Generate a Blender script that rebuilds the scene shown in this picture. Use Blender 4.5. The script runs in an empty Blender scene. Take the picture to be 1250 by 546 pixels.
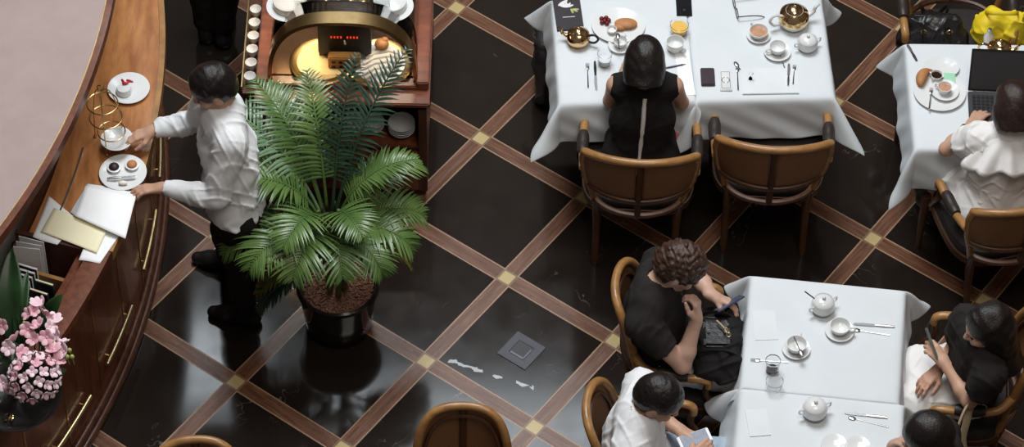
import bpy, bmesh, math, random
import numpy as np
from mathutils import Vector, Matrix, Euler
PI = math.pi
sc = bpy.context.scene
COL = sc.collection
R = math.radians

# ------------------------------------------------------------------ camera, world, lights, exposure
CAM_H, CAM_D, CAM_F, CAM_PITCH, CAM_ROLL = 12.9585, 10.7721, 4194.5, 0.8772716, 0.0173218
cam = bpy.data.objects.new('camera', bpy.data.cameras.new('camera'))
COL.objects.link(cam)
_f = Vector((0, math.cos(CAM_PITCH), -math.sin(CAM_PITCH)))
_r0 = Vector((1, 0, 0)); _u0 = _r0.cross(_f)
_r = _r0 * math.cos(CAM_ROLL) + _u0 * math.sin(CAM_ROLL)
_u = _u0 * math.cos(CAM_ROLL) - _r0 * math.sin(CAM_ROLL)
cam.matrix_world = Matrix(((_r.x, _u.x, -_f.x, 0), (_r.y, _u.y, -_f.y, -CAM_D), (_r.z, _u.z, -_f.z, CAM_H), (0, 0, 0, 1)))
cam.data.sensor_width = 36
cam.data.lens = CAM_F / 1250 * 36
cam.data.clip_end = 100
sc.camera = cam
sc.view_settings.view_transform = 'Standard'
sc.view_settings.look = 'None'
sc.view_settings.gamma = 1
sc.view_settings.use_curve_mapping = False
sc.view_settings.exposure = 0.0

world = bpy.data.worlds.new('world'); sc.world = world
world.use_nodes = True
_bg = world.node_tree.nodes['Background']
_bg.inputs[0].default_value = (0.60, 0.56, 0.54, 1)
_bg.inputs[1].default_value = 0.20

def area(name, loc, target, sx, sy, power, col):
    l = bpy.data.lights.new(name, 'AREA'); l.shape = 'RECTANGLE'
    l.size = sx; l.size_y = sy; l.energy = power; l.color = col
    o = bpy.data.objects.new(name, l); COL.objects.link(o)
    o.location = loc
    d = Vector(target) - Vector(loc)
    o.rotation_euler = d.to_track_quat('-Z', 'Y').to_euler()
    return o
area('skylight', (-0.2, 2.0, 10.0), (-0.4, -0.3, 0), 4.0, 3.6, 860, (0.93, 0.97, 1.0))
area('ceiling_lamps', (1.5, -3.5, 9.0), (0.2, -0.4, 0), 3, 3, 210, (1.0, 0.92, 0.83))
area('atrium_window', (-0.45, 6.3, 10.2), (-0.2, -1.3, 0), 2.6, 1.5, 110, (0.86, 0.94, 1.0))

area('atrium_window', (-2.55, 6.3, 9.3), (-1.5, -0.7, 0), 0.9, 0.7, 22, (0.86, 0.94, 1.0))

def P(x, y, z=0.0):
    """The point of the horizontal plane at height z that the 1250 x 546 picture shows at (x, y)."""
    d = _f + _r * ((x - 625) / CAM_F) - _u * ((y - 273) / CAM_F)
    t = (z - CAM_H) / d.z
    return Vector((d.x * t, -CAM_D + d.y * t, z))

# ------------------------------------------------------------------ materials
def nodes_of(name):
    m = bpy.data.materials.new(name); m.use_nodes = True
    nt = m.node_tree
    return m, nt, nt.nodes['Principled BSDF']

def N(nt, typ, **kw):
    n = nt.nodes.new(typ)
    for k, v in kw.items():
        if k.startswith('i_'):
            key = k[2:]
            n.inputs[int(key) if key.isdigit() else key.replace('_', ' ')].default_value = v
        else: setattr(n, k, v)
    return n

def c4(c): return (c[0], c[1], c[2], 1)
def srgb(r, g, b):
    f = lambda v: ((v / 255 + 0.055) / 1.055) ** 2.4 if v > 10 else v / 255 / 12.92
    return (f(r), f(g), f(b))

def pm(name, c1, c2=None, scale=8.0, stretch=(1, 1, 1), rough=0.5, metal=0.0, bump=0.0, bscale=None, coat=0.0, trans=0.0, detail=4.0, spec=0.5, sheen=0.0, emit=None, estr=0.0, lo=0.35, hi=0.65, alpha=1.0, sss=0.0, ior=1.45):
    m, nt, b = nodes_of(name)
    L = nt.links
    b.inputs['Roughness'].default_value = rough
    b.inputs['Metallic'].default_value = metal
    b.inputs['Coat Weight'].default_value = coat
    b.inputs['Coat Roughness'].default_value = 0.08
    b.inputs['Transmission Weight'].default_value = trans
    b.inputs['IOR'].default_value = ior
    b.inputs['Specular IOR Level'].default_value = spec
    b.inputs['Sheen Weight'].default_value = sheen
    b.inputs['Alpha'].default_value = alpha
    if sss:
        b.inputs['Subsurface Weight'].default_value = sss
        b.inputs['Subsurface Radius'].default_value = (0.01, 0.004, 0.002)
    if emit:
        b.inputs['Emission Color'].default_value = c4(emit); b.inputs['Emission Strength'].default_value = estr
    c2 = c2 or tuple(v * 0.85 for v in c1)
    tc = N(nt, 'ShaderNodeTexCoord'); mp = N(nt, 'ShaderNodeMapping')
    mp.inputs['Scale'].default_value = stretch
    L.new(tc.outputs['Object'], mp.inputs[0])
    no = N(nt, 'ShaderNodeTexNoise', i_Scale=scale, i_Detail=detail, i_Roughness=0.6)
    L.new(mp.outputs[0], no.inputs['Vector'])
    cr = N(nt, 'ShaderNodeValToRGB')
    cr.color_ramp.elements[0].position = lo; cr.color_ramp.elements[1].position = hi
    cr.color_ramp.elements[0].color = c4(c1); cr.color_ramp.elements[1].color = c4(c2)
    L.new(no.outputs['Fac'], cr.inputs[0]); L.new(cr.outputs[0], b.inputs['Base Color'])
    if bump:
        n2 = no
        if bscale:
            n2 = N(nt, 'ShaderNodeTexNoise', i_Scale=bscale, i_Detail=3.0); L.new(mp.outputs[0], n2.inputs['Vector'])
        bp = N(nt, 'ShaderNodeBump', i_Strength=bump, i_Distance=0.01)
        L.new(n2.outputs['Fac'], bp.inputs['Height']); L.new(bp.outputs[0], b.inputs['Normal'])
    return m

M = {}
M['cloth'] = pm('white_table_linen', (0.66, 0.695, 0.72), (0.63, 0.665, 0.69), scale=4, rough=0.85, bump=0.12, bscale=9, spec=0.2)
M['napkin'] = pm('white_napkin', (0.70, 0.73, 0.75), (0.66, 0.69, 0.71), scale=6, rough=0.8, spec=0.2)
M['china'] = pm('white_china', (0.72, 0.73, 0.73), (0.69, 0.70, 0.70), scale=5, rough=0.18, coat=0.3)
M['paper'] = pm('white_paper', (0.88, 0.89, 0.89), (0.84, 0.85, 0.86), scale=9, rough=0.8, spec=0.2)
M['paper_yellow'] = pm('cream_paper', (0.88, 0.82, 0.58), (0.85, 0.79, 0.55), scale=5, rough=0.8, spec=0.2)
M['steel'] = pm('polished_steel', (0.62, 0.63, 0.64), (0.55, 0.56, 0.57), scale=20, rough=0.25, metal=1)
M['gold'] = pm('polished_gold', (0.80, 0.56, 0.30), (0.74, 0.50, 0.26), scale=10, rough=0.16, metal=1)
M['brass'] = pm('brass', (0.62, 0.45, 0.22), (0.52, 0.36, 0.16), scale=18, rough=0.28, metal=1)
M['brass_pale'] = pm('pale_brass', (0.70, 0.58, 0.34), (0.60, 0.48, 0.26), scale=18, rough=0.35, metal=1)
M['black'] = pm('black_plastic', (0.012, 0.012, 0.013), rough=0.4)
M['dark_glass'] = pm('dark_screen', (0.010, 0.011, 0.014), rough=0.12)
M['dark_grey'] = pm('dark_grey_plastic', (0.035, 0.033, 0.036), rough=0.5)
M['mahogany'] = pm('mahogany', (0.17, 0.050, 0.020), (0.095, 0.027, 0.012), scale=5, stretch=(6, 6, 0.7), rough=0.3, coat=0.25)
M['mahogany_dark'] = pm('dark_mahogany', (0.095, 0.035, 0.017), (0.052, 0.018, 0.010), scale=5, stretch=(6, 6, 0.7), rough=0.35, coat=0.15)
M['worktop'] = pm('glossy_bar_wood', (0.46, 0.20, 0.070), (0.28, 0.105, 0.036), scale=6, stretch=(3.5, 0.7, 1), rough=0.26, coat=0.35, bump=0.02)
M['cab_wood'] = pm('red_brown_cabinet_wood', (0.20, 0.065, 0.032), (0.12, 0.036, 0.02), scale=6, stretch=(1, 5, 5), rough=0.3, coat=0.3)
M['oak'] = pm('honey_oak', (0.37, 0.19, 0.062), (0.24, 0.11, 0.034), scale=7, stretch=(1.5, 1.5, 5), rough=0.38, coat=0.2)
M['chair_wood'] = pm('brown_chair_wood', (0.085, 0.036, 0.017), (0.052, 0.021, 0.010), scale=8, stretch=(3, 3, 0.8), rough=0.4)
M['arm_pad'] = pm('dark_brown_leather', (0.030, 0.022, 0.019), (0.022, 0.016, 0.013), scale=20, rough=0.45, bump=0.1)
M['seat_fabric'] = pm('dark_seat_fabric', (0.026, 0.020, 0.019), (0.020, 0.015, 0.014), scale=40, rough=0.85, bump=0.1)
M['skin'] = pm('skin', (0.56, 0.34, 0.24), (0.50, 0.29, 0.20), scale=6, rough=0.5, sss=0.05, spec=0.4)
M['skin_pale'] = pm('pale_skin', (0.58, 0.37, 0.28), (0.53, 0.32, 0.24), scale=6, rough=0.5, sss=0.05, spec=0.4)
M['hair'] = pm('black_hair', (0.014, 0.010, 0.009), (0.007, 0.005, 0.005), scale=30, stretch=(5, 5, 0.6), rough=0.36, bump=0.35)
M['hair_brown'] = pm('dark_brown_hair', (0.060, 0.028, 0.016), (0.028, 0.012, 0.008), scale=34, rough=0.5, bump=0.7)
M['shirt'] = pm('white_shirt_cotton', (0.78, 0.79, 0.80), (0.73, 0.74, 0.76), scale=9, rough=0.85, bump=0.25, bscale=16, spec=0.2)
M['black_cloth'] = pm('black_fabric', (0.014, 0.012, 0.012), (0.009, 0.008, 0.008), scale=14, rough=0.8, bump=0.25, bscale=20, spec=0.25)
M['tee_black'] = pm('faded_black_cotton', (0.026, 0.022, 0.022), (0.018, 0.015, 0.015), scale=10, rough=0.9, bump=0.25, bscale=16, spec=0.2)
M['denim'] = pm('pale_blue_denim', (0.36, 0.44, 0.52), (0.29, 0.36, 0.45), scale=16, rough=0.85, bump=0.2)
M['blouse'] = pm('white_blouse_cotton', (0.80, 0.79, 0.78), (0.76, 0.75, 0.74), scale=8, rough=0.85, bump=0.25, bscale=18, spec=0.2)
M['leather_black'] = pm('black_leather', (0.014, 0.012, 0.012), (0.009, 0.008, 0.008), scale=30, rough=0.33, bump=0.25)
M['yellow'] = pm('yellow_fabric', (0.80, 0.62, 0.02), (0.68, 0.50, 0.01), scale=7, rough=0.6, bump=0.3, bscale=12)
M['pot'] = pm('glossy_black_pot', (0.012, 0.011, 0.011), (0.018, 0.016, 0.015), scale=6, rough=0.16, coat=0.3)
M['pebble'] = pm('clay_pebbles', (0.34, 0.17, 0.105), (0.20, 0.095, 0.06), scale=60, rough=0.8, lo=0.3, hi=0.7)
M['leaf'] = pm('palm_leaf', (0.125, 0.205, 0.055), (0.045, 0.100, 0.022), scale=5, rough=0.32, spec=0.6, lo=0.3, hi=0.7)
M['leaf_dark'] = pm('dark_palm_leaf', (0.040, 0.085, 0.055), (0.018, 0.045, 0.028), scale=5, rough=0.30, spec=0.6)
M['leaf_gold'] = pm('yellowed_palm_leaf', (0.36, 0.29, 0.06), (0.20, 0.19, 0.04), scale=5, rough=0.4)
M['leaf_pale'] = pm('pale_palm_leaf', (0.20, 0.30, 0.18), (0.11, 0.20, 0.10), scale=5, rough=0.3, spec=0.7)
M['stem'] = pm('palm_stem', (0.14, 0.15, 0.04), (0.09, 0.075, 0.025), scale=10, stretch=(1, 1, 4), rough=0.6)
M['pink'] = pm('pink_petals', (0.72, 0.34, 0.42), (0.80, 0.55, 0.60), scale=22, rough=0.6)
M['pink_pale'] = pm('pale_pink_petals', (0.78, 0.55, 0.62), (0.82, 0.66, 0.70), scale=22, rough=0.6)
M['bud'] = pm('green_buds', (0.42, 0.46, 0.16), (0.30, 0.36, 0.10), scale=10, rough=0.5)
M['foliage'] = pm('dark_green_leaves', (0.028, 0.075, 0.024), (0.016, 0.042, 0.014), scale=9, rough=0.4)
M['canopy'] = pm('mauve_plaster', (0.365, 0.288, 0.272), (0.335, 0.262, 0.247), scale=7, rough=0.8, bump=0.05, spec=0.25)
M['bread'] = pm('bread_crust', (0.50, 0.23, 0.085), (0.36, 0.145, 0.05), scale=14, rough=0.6, bump=0.3)
M['cake'] = pm('cream_cake', (0.80, 0.76, 0.68), (0.76, 0.66, 0.54), scale=9, rough=0.5, bump=0.15)
M['berry'] = pm('dark_berries', (0.16, 0.012, 0.018), (0.08, 0.006, 0.012), scale=20, rough=0.3)
M['red'] = pm('red_berry', (0.50, 0.012, 0.03), (0.38, 0.01, 0.02), scale=20, rough=0.3)
M['coffee'] = pm('dark_coffee', (0.030, 0.012, 0.006), rough=0.1)
M['latte'] = pm('milky_coffee', (0.42, 0.20, 0.11), (0.55, 0.33, 0.22), scale=30, rough=0.3)
M['juice'] = pm('yellow_juice', (0.80, 0.50, 0.12), rough=0.15)
M['green'] = pm('mint_green_card', (0.30, 0.62, 0.40), (0.36, 0.66, 0.46), scale=20, rough=0.6)
M['menu_dark'] = pm('dark_menu_cover', (0.026, 0.020, 0.026), (0.020, 0.016, 0.020), scale=10, rough=0.5)
M['wallet'] = pm('dark_plum_leather', (0.032, 0.014, 0.022), (0.022, 0.010, 0.015), scale=30, rough=0.5)
M['cream_strap'] = pm('cream_leather_strap', (0.50, 0.40, 0.26), (0.44, 0.34, 0.22), scale=18, rough=0.5)
M['brown_box'] = pm('brown_leather_lining', (0.085, 0.030, 0.020), (0.060, 0.020, 0.014), scale=12, rough=0.5)
M['plate_slate'] = pm('grey_floor_plate', (0.050, 0.050, 0.062), (0.038, 0.038, 0.048), scale=30, rough=0.4, metal=0.1)
M['plate_light'] = pm('light_plate_edge', (0.11, 0.11, 0.14), rough=0.4, metal=0.3)
M['glow_red'] = pm('red_digits', (0.3, 0.02, 0.01), rough=0.5, emit=(1.0, 0.06, 0.02), estr=0.9)
M['zip'] = pm('silver_zip', (0.68, 0.66, 0.64), (0.6, 0.58, 0.56), scale=60, rough=0.45)
M['eye'] = pm('eye', (0.03, 0.02, 0.02), rough=0.2)
M['coral'] = pm('coral_pink_fabric', (0.70, 0.14, 0.17), rough=0.7)
M['phone_white'] = pm('white_phone_shell', (0.72, 0.73, 0.74), rough=0.3)
M['screen_blue'] = pm('lit_phone_screen', (0.05, 0.06, 0.10), (0.10, 0.12, 0.18), scale=40, rough=0.3, emit=(0.10, 0.13, 0.22), estr=0.12)
M['phone_blue'] = pm('blue_grey_phone_case', (0.075, 0.075, 0.13), rough=0.3)
M['phone_green'] = pm('grey_green_phone_case', (0.09, 0.13, 0.12), rough=0.35)
M['glass'] = pm('clear_glass', (0.95, 0.96, 0.96), (0.93, 0.95, 0.95), rough=0.03, trans=1.0, ior=1.12)
M['tan_lips'] = pm('lips', (0.42, 0.15, 0.13), rough=0.45)

def cane_material():
    m, nt, b = nodes_of('woven_cane'); L = nt.links
    tc = N(nt, 'ShaderNodeTexCoord')
    ck = N(nt, 'ShaderNodeTexChecker', i_Scale=170.0)
    ck.inputs['Color1'].default_value = c4((0.27, 0.125, 0.050)); ck.inputs['Color2'].default_value = c4((0.13, 0.055, 0.022))
    L.new(tc.outputs['Object'], ck.inputs['Vector']); L.new(ck.outputs[0], b.inputs['Base Color'])
    b.inputs['Roughness'].default_value = 0.5
    return m
M['cane'] = cane_material()

GRID_S, GRID_YAW, GRID_A = 0.64, 0.9433547, (-0.3963, -0.8597)
def floor_material():
    """Black veined marble squares edged by red-brown marble strips with pale lines and brass-yellow squares at the crossings."""
    m, nt, b = nodes_of('marble_floor'); L = nt.links
    def math_(op, a, bb=None, c=None):
        n = N(nt, 'ShaderNodeMath', operation=op)
        for k, v in enumerate((a, bb, c)):
            if v is None: continue
            if isinstance(v, (int, float)): n.inputs[k].default_value = v
            else: L.new(v, n.inputs[k])
        return n.outputs[0]
    tc = N(nt, 'ShaderNodeTexCoord')
    mp = N(nt, 'ShaderNodeMapping', vector_type='TEXTURE')
    mp.inputs['Location'].default_value = (GRID_A[0], GRID_A[1], 0)
    mp.inputs['Rotation'].default_value = (0, 0, GRID_YAW)
    mp.inputs['Scale'].default_value = (GRID_S, GRID_S, GRID_S)
    L.new(tc.outputs['Object'], mp.inputs[0])
    sp = N(nt, 'ShaderNodeSeparateXYZ'); L.new(mp.outputs[0], sp.inputs[0])
    def cell(v):
        return math_('ABSOLUTE', math_('SUBTRACT', v, math_('ROUND', v)))
    au, av = cell(sp.outputs[0]), cell(sp.outputs[1])
    def lt(a, w): return math_('LESS_THAN', a, w)
    W, LN = 0.066, 0.0105
    su, sv = lt(au, W), lt(av, W)
    strip = math_('MAXIMUM', su, sv)
    # pale lines: at the strip's edges, not inside the crossing
    line_u = math_('MULTIPLY', math_('MULTIPLY', lt(au, W), math_('GREATER_THAN', au, W - LN)), math_('GREATER_THAN', av, W - LN))
    line_v = math_('MULTIPLY', math_('MULTIPLY', lt(av, W), math_('GREATER_THAN', av, W - LN)), math_('GREATER_THAN', au, W - LN))
    line = math_('MAXIMUM', line_u, line_v)
    mx = math_('MAXIMUM', au, av)
    gold = lt(mx, 0.049)
    cross = math_('MULTIPLY', su, sv)
    # black marble with thin broken veins
    def vein(scale, dist, width, seed):
        ms = N(nt, 'ShaderNodeMapping'); ms.inputs['Location'].default_value = (seed, seed * 0.7, 0); L.new(mp.outputs[0], ms.inputs[0])
        n1 = N(nt, 'ShaderNodeTexNoise', i_Scale=scale, i_Detail=5.0, i_Roughness=0.62, i_Distortion=dist); L.new(ms.outputs[0], n1.inputs['Vector'])
        d = math_('ABSOLUTE', math_('SUBTRACT', n1.outputs['Fac'], 0.5))
        v = math_('SUBTRACT', 1.0, math_('DIVIDE', d, width)); v = math_('MAXIMUM', v, 0.0)
        n2 = N(nt, 'ShaderNodeTexNoise', i_Scale=scale * 1.7, i_Detail=2.0); L.new(ms.outputs[0], n2.inputs['Vector'])
        br = N(nt, 'ShaderNodeMapRange'); br.inputs[1].default_value = 0.60; br.inputs[2].default_value = 0.78; L.new(n2.outputs['Fac'], br.inputs[0])
        return math_('MULTIPLY', v, br.outputs[0])
    veins = math_('MAXIMUM', vein(0.9, 0.5, 0.0045, 3.1), math_('MULTIPLY', vein(1.1, 0.35, 0.004, 11.7), 0.5))
    # one bright broken vein across a square
    ca, sa = math.cos(0), math.sin(0)
    s2 = N(nt, 'ShaderNodeSeparateXYZ'); L.new(tc.outputs['Object'], s2.inputs[0])
    p0, p1 = P(548, 440), P(652, 474)
    dx, dy = (p1 - p0).x, (p1 - p0).y; ln = math.hypot(dx, dy); dx /= ln; dy /= ln
    rx, ry = math_('SUBTRACT', s2.outputs[0], p0.x), math_('SUBTRACT', s2.outputs[1], p0.y)
    al = math_('ADD', math_('MULTIPLY', rx, dx), math_('MULTIPLY', ry, dy))
    pe = math_('SUBTRACT', math_('MULTIPLY', ry, dx), math_('MULTIPLY', rx, dy))
    nn = N(nt, 'ShaderNodeTexNoise', i_Scale=26.0, i_Detail=3.0); L.new(tc.outputs['Object'], nn.inputs['Vector'])
    pe = math_('ABSOLUTE', math_('ADD', pe, math_('MULTIPLY', math_('SUBTRACT', nn.outputs['Fac'], 0.5), 0.05)))
    nb = N(nt, 'ShaderNodeTexNoise', i_Scale=15.0, i_Detail=2.0); L.new(tc.outputs['Object'], nb.inputs['Vector'])
    big = math_('MULTIPLY', math_('MULTIPLY', lt(pe, 0.010), math_('MULTIPLY', math_('GREATER_THAN', al, 0.0), lt(al, ln))), math_('GREATER_THAN', nb.outputs['Fac'], 0.50))
    cloudn = N(nt, 'ShaderNodeTexNoise', i_Scale=3.0, i_Detail=6.0); L.new(mp.outputs[0], cloudn.inputs['Vector'])
    def mix(fac, a, bb):
        n = N(nt, 'ShaderNodeMix', data_type='RGBA')
        if isinstance(fac, (int, float)): n.inputs[0].default_value = fac
        else: L.new(fac, n.inputs[0])
        for k, v in ((6, a), (7, bb)):
            if isinstance(v, tuple): n.inputs[k].default_value = c4(v)
            else: L.new(v, n.inputs[k])
        return n.outputs[2]
    black = mix(cloudn.outputs['Fac'], (0.0085, 0.0062, 0.0050), (0.0235, 0.0170, 0.0135))
    black = mix(math_('MULTIPLY', veins, 0.75), black, (0.36, 0.34, 0.32))
    black = mix(math_('MULTIPLY', big, 0.85), black, (0.50, 0.54, 0.56))
    # strips: streaks running along each strip
    def streak(sx, sy):
        ms = N(nt, 'ShaderNodeMapping'); ms.inputs['Scale'].default_value = (sx, sy, 1); L.new(mp.outputs[0], ms.inputs[0])
        n1 = N(nt, 'ShaderNodeTexNoise', i_Scale=3.0, i_Detail=6.0, i_Roughness=0.65, i_Distortion=0.4); L.new(ms.outputs[0], n1.inputs['Vector'])
        r = N(nt, 'ShaderNodeValToRGB'); e = r.color_ramp.elements
        e[0].position = 0.30; e[0].color = c4((0.066, 0.026, 0.014)); e[1].position = 0.74; e[1].color = c4((0.235, 0.125, 0.075))
        k = e.new(0.5); k.color = c4((0.135, 0.057, 0.031))
        L.new(n1.outputs['Fac'], r.inputs[0]); return r.outputs[0]
    brown = mix(sv, streak(14, 1.0), streak(1.0, 14))
    brown = mix(math_('MULTIPLY', cross, 0.55), brown, (0.26, 0.185, 0.105))
    col = mix(strip, black, brown)
    col = mix(line, col, (0.34, 0.215, 0.135))
    gn = mix(cloudn.outputs['Fac'], (0.44, 0.32, 0.14), (0.55, 0.44, 0.22))
    col = mix(gold, col, gn)
    L.new(col, b.inputs['Base Color'])
    rg = N(nt, 'ShaderNodeTexNoise', i_Scale=5.0, i_Detail=4.0); L.new(mp.outputs[0], rg.inputs['Vector'])
    rr = N(nt, 'ShaderNodeMapRange'); rr.inputs[3].default_value = 0.06; rr.inputs[4].default_value = 0.16; L.new(rg.outputs['Fac'], rr.inputs[0])
    L.new(math_('ADD', rr.outputs[0], math_('MULTIPLY', strip, 0.16)), b.inputs['Roughness'])
    b.inputs['Specular IOR Level'].default_value = 0.5
    return m

# ------------------------------------------------------------------ mesh helpers
class MB:
    """Collects boxes, lathes, tubes and grids into ONE mesh."""
    def __init__(s): s.v = []; s.f = []; s.mi = []; s.cur = 0
    def add(s, vs, fs, T=None):
        o = len(s.v)
        s.v += [tuple(T @ Vector(v)) if T is not None else tuple(v) for v in vs]
        s.f += [tuple(i + o for i in f) for f in fs]; s.mi += [s.cur] * len(fs)
        return s
    def box(s, c, d, rz=0.0, bev=0.0, T=None):
        x, y, z = d[0] / 2, d[1] / 2, d[2] / 2
        if bev <= 0:
            vs = [(sx * x, sy * y, sz * z) for sz in (-1, 1) for sx, sy in ((-1, -1), (1, -1), (1, 1), (-1, 1))]
            fs = [(3, 2, 1, 0), (4, 5, 6, 7), (0, 1, 5, 4), (1, 2, 6, 5), (2, 3, 7, 6), (3, 0, 4, 7)]
        else:
            bm = bmesh.new(); bmesh.ops.create_cube(bm, size=1)
            for v in bm.verts: v.co = Vector((v.co.x * d[0], v.co.y * d[1], v.co.z * d[2]))
            bmesh.ops.bevel(bm, geom=bm.edges[:], offset=bev, segments=2, affect='EDGES')
            bm.verts.index_update()
            vs = [v.co.copy() for v in bm.verts]; fs = [tuple(v.index for v in f.verts) for f in bm.faces]; bm.free()
        A = Matrix.Translation(c) @ Matrix.Rotation(rz, 4, 'Z')
        return s.add(vs, fs, (T @ A) if T is not None else A)
    def lathe(s, prof, n=32, T=None, sx=1.0, sy=1.0, ang=2 * PI):
        """prof: (radius, z) from one end to the other; poles where radius is 0."""
        vs, fs, rings = [], [], []
        for r, z in prof:
            if r <= 1e-7: rings.append([len(vs)]); vs.append((0, 0, z))
            else:
                rings.append(list(range(len(vs), len(vs) + n)))
                vs += [(r * sx * math.cos(2 * PI * k / n), r * sy * math.sin(2 * PI * k / n), z) for k in range(n)]
        for a, b in zip(rings, rings[1:]):
            if len(a) == 1 and len(b) == 1: continue
            for k in range(n):
                k2 = (k + 1) % n
                if len(a) == 1: fs.append((a[0], b[k2], b[k]))
                elif len(b) == 1: fs.append((a[k], a[k2], b[0]))
                else: fs.append((a[k], a[k2], b[k2], b[k]))
        return s.add(vs, fs, T)
    def tube(s, pts, rad, n=8, closed=False, T=None, sx=1.0, up=None):
        """A tube along pts; rad a number or a list; sx squashes the section along its side axis."""
        pts = [Vector(p) for p in pts]; k = len(pts)
        rr = rad if isinstance(rad, (list, tuple)) else [rad] * k
        vs, fs = [], []
        prev = None
        for i, p in enumerate(pts):
            if closed: t = pts[(i + 1) % k] - pts[i - 1]
            else: t = pts[min(i + 1, k - 1)] - pts[max(i - 1, 0)]
            t.normalize()
            if prev is None:
                a = Vector(up) if up else (Vector((0, 0, 1)) if abs(t.z) < 0.9 else Vector((1, 0, 0)))
            else: a = prev
            a = (a - t * a.dot(t)).normalized(); prev = a
            b = t.cross(a)
            for j in range(n):
                q = 2 * PI * j / n
                vs.append(p + a * (math.cos(q) * rr[i]) + b * (math.sin(q) * rr[i] * sx))
        for i in range(k if closed else k - 1):
            i2 = (i + 1) % k
            for j in range(n):
                j2 = (j + 1) % n
                fs.append((i * n + j, i * n + j2, i2 * n + j2, i2 * n + j))
        if not closed:
            fs.append(tuple(range(n - 1, -1, -1))); fs.append(tuple((k - 1) * n + j for j in range(n)))
        return s.add(vs, fs, T)
    def prism(s, poly, z0, z1, T=None):
        n = len(poly)
        vs = [(x, y, z0) for x, y in poly] + [(x, y, z1) for x, y in poly]
        fs = [tuple(range(n - 1, -1, -1)), tuple(range(n, 2 * n))] + [(i, (i + 1) % n, n + (i + 1) % n, n + i) for i in range(n)]
        return s.add(vs, fs, T)
    def sector(s, r0, r1, z0, z1, a0, a1, n=48, c=(0, 0)):
        """A ring sector with a rectangular section."""
        vs, fs = [], []
        for i in range(n + 1):
            a = a0 + (a1 - a0) * i / n; ca, sa = math.cos(a), math.sin(a)
            vs += [(c[0] + r * ca, c[1] + r * sa, z) for r, z in ((r0, z0), (r1, z0), (r1, z1), (r0, z1))]
        for i in range(n):
            for j in range(4):
                j2 = (j + 1) % 4
                fs.append((i * 4 + j, i * 4 + j2, i * 4 + 4 + j2, i * 4 + 4 + j))
        fs += [(3, 2, 1, 0), (n * 4, n * 4 + 1, n * 4 + 2, n * 4 + 3)]
        return s.add(vs, fs)
    def grid(s, fn, nu, nv, cu=False, T=None):
        vs = [fn(i / nu, j / nv) for i in range(nu + (0 if cu else 1)) for j in range(nv + 1)]
        fs = []
        k = nu if cu else nu + 1
        for i in range(nu):
            for j in range(nv):
                i2 = (i + 1) % k
                fs.append((i * (nv + 1) + j, i2 * (nv + 1) + j, i2 * (nv + 1) + j + 1, i * (nv + 1) + j + 1))
        return s.add(vs, fs, T)
    def ball(s, c, r, n=14, m=8, T=None, rot=None):
        rx, ry, rz = r if isinstance(r, (tuple, list)) else (r, r, r)
        A = Matrix.Translation(c) @ (rot.to_4x4() if rot is not None else Matrix.Identity(4)) @ Matrix.Diagonal((rx, ry, rz, 1))
        return s.lathe([(math.sin(PI * k / m) if 0 < k < m else 0, -math.cos(PI * k / m)) for k in range(m + 1)], n, (T @ A) if T is not None else A)
    def build(s, name, mat, parent=None, smooth=True, sharp=0.7, solid=0.0, subs=0, loc=None):
        me = bpy.data.meshes.new(name)
        me.from_pydata([tuple(v) for v in s.v], [], s.f)
        for m in (mat if isinstance(mat, (list, tuple)) else [mat]): me.materials.append(M[m] if isinstance(m, str) else m)
        me.polygons.foreach_set('material_index', s.mi)
        bm = bmesh.new(); bm.from_mesh(me)
        bmesh.ops.recalc_face_normals(bm, faces=bm.faces[:])
        if smooth:
            for f in bm.faces: f.smooth = True
            for e in bm.edges:
                if len(e.link_faces) == 2 and e.calc_face_angle(0) > sharp: e.smooth = False
        bm.to_mesh(me); bm.free()
        o = bpy.data.objects.new(name, me); COL.objects.link(o)
        if parent is not None: o.parent = parent
        if loc is not None: o.location = loc
        if solid: md = o.modifiers.new('thickness', 'SOLIDIFY'); md.thickness = solid; md.offset = 0
        if subs: md = o.modifiers.new('smooth', 'SUBSURF'); md.levels = subs; md.render_levels = subs
        return o

def tag(o, label=None, cat=None, group=None, kind=None):
    if label: o['label'] = label
    if cat: o['category'] = cat
    if group: o['group'] = group
    if kind: o['kind'] = kind
    return o
def thing(name, label, cat, loc=(0, 0, 0), rz=0.0, group=None):
    o = bpy.data.objects.new(name, None); COL.objects.link(o)
    o.empty_display_size = 0.05
    o.location = loc; o.rotation_euler = (0, 0, rz)
    return tag(o, label, cat, group)
def dup(o, loc=None, rz=None, label=None, group=None, parent=None):
    c = o.copy(); COL.objects.link(c)
    if parent is not None: c.parent = parent
    if loc is not None: c.location = loc
    if rz is not None: c.rotation_euler = (0, 0, rz)
    if label: c['label'] = label
    if group: c['group'] = group
    for ch in list(o.children): dup(ch, parent=c)
    return c
def smoothstep(a, b, x):
    t = min(1, max(0, (x - a) / (b - a))); return t * t * (3 - 2 * t)
def catmull(pts, n=8, closed=False):
    pts = [Vector(p) for p in pts]; out = []; k = len(pts)
    for i in range(k if closed else k - 1):
        p0 = pts[i - 1] if (i > 0 or closed) else pts[0]
        p1, p2 = pts[i], pts[(i + 1) % k]
        p3 = pts[(i + 2) % k] if (closed or i + 2 < k) else pts[-1]
        for j in range(n):
            t = j / n
            out.append(0.5 * ((2 * p1) + (p2 - p0) * t + (2 * p0 - 5 * p1 + 4 * p2 - p3) * t * t + (3 * p1 - p0 - 3 * p2 + p3) * t ** 3))
    if not closed: out.append(pts[-1])
    return out
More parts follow.
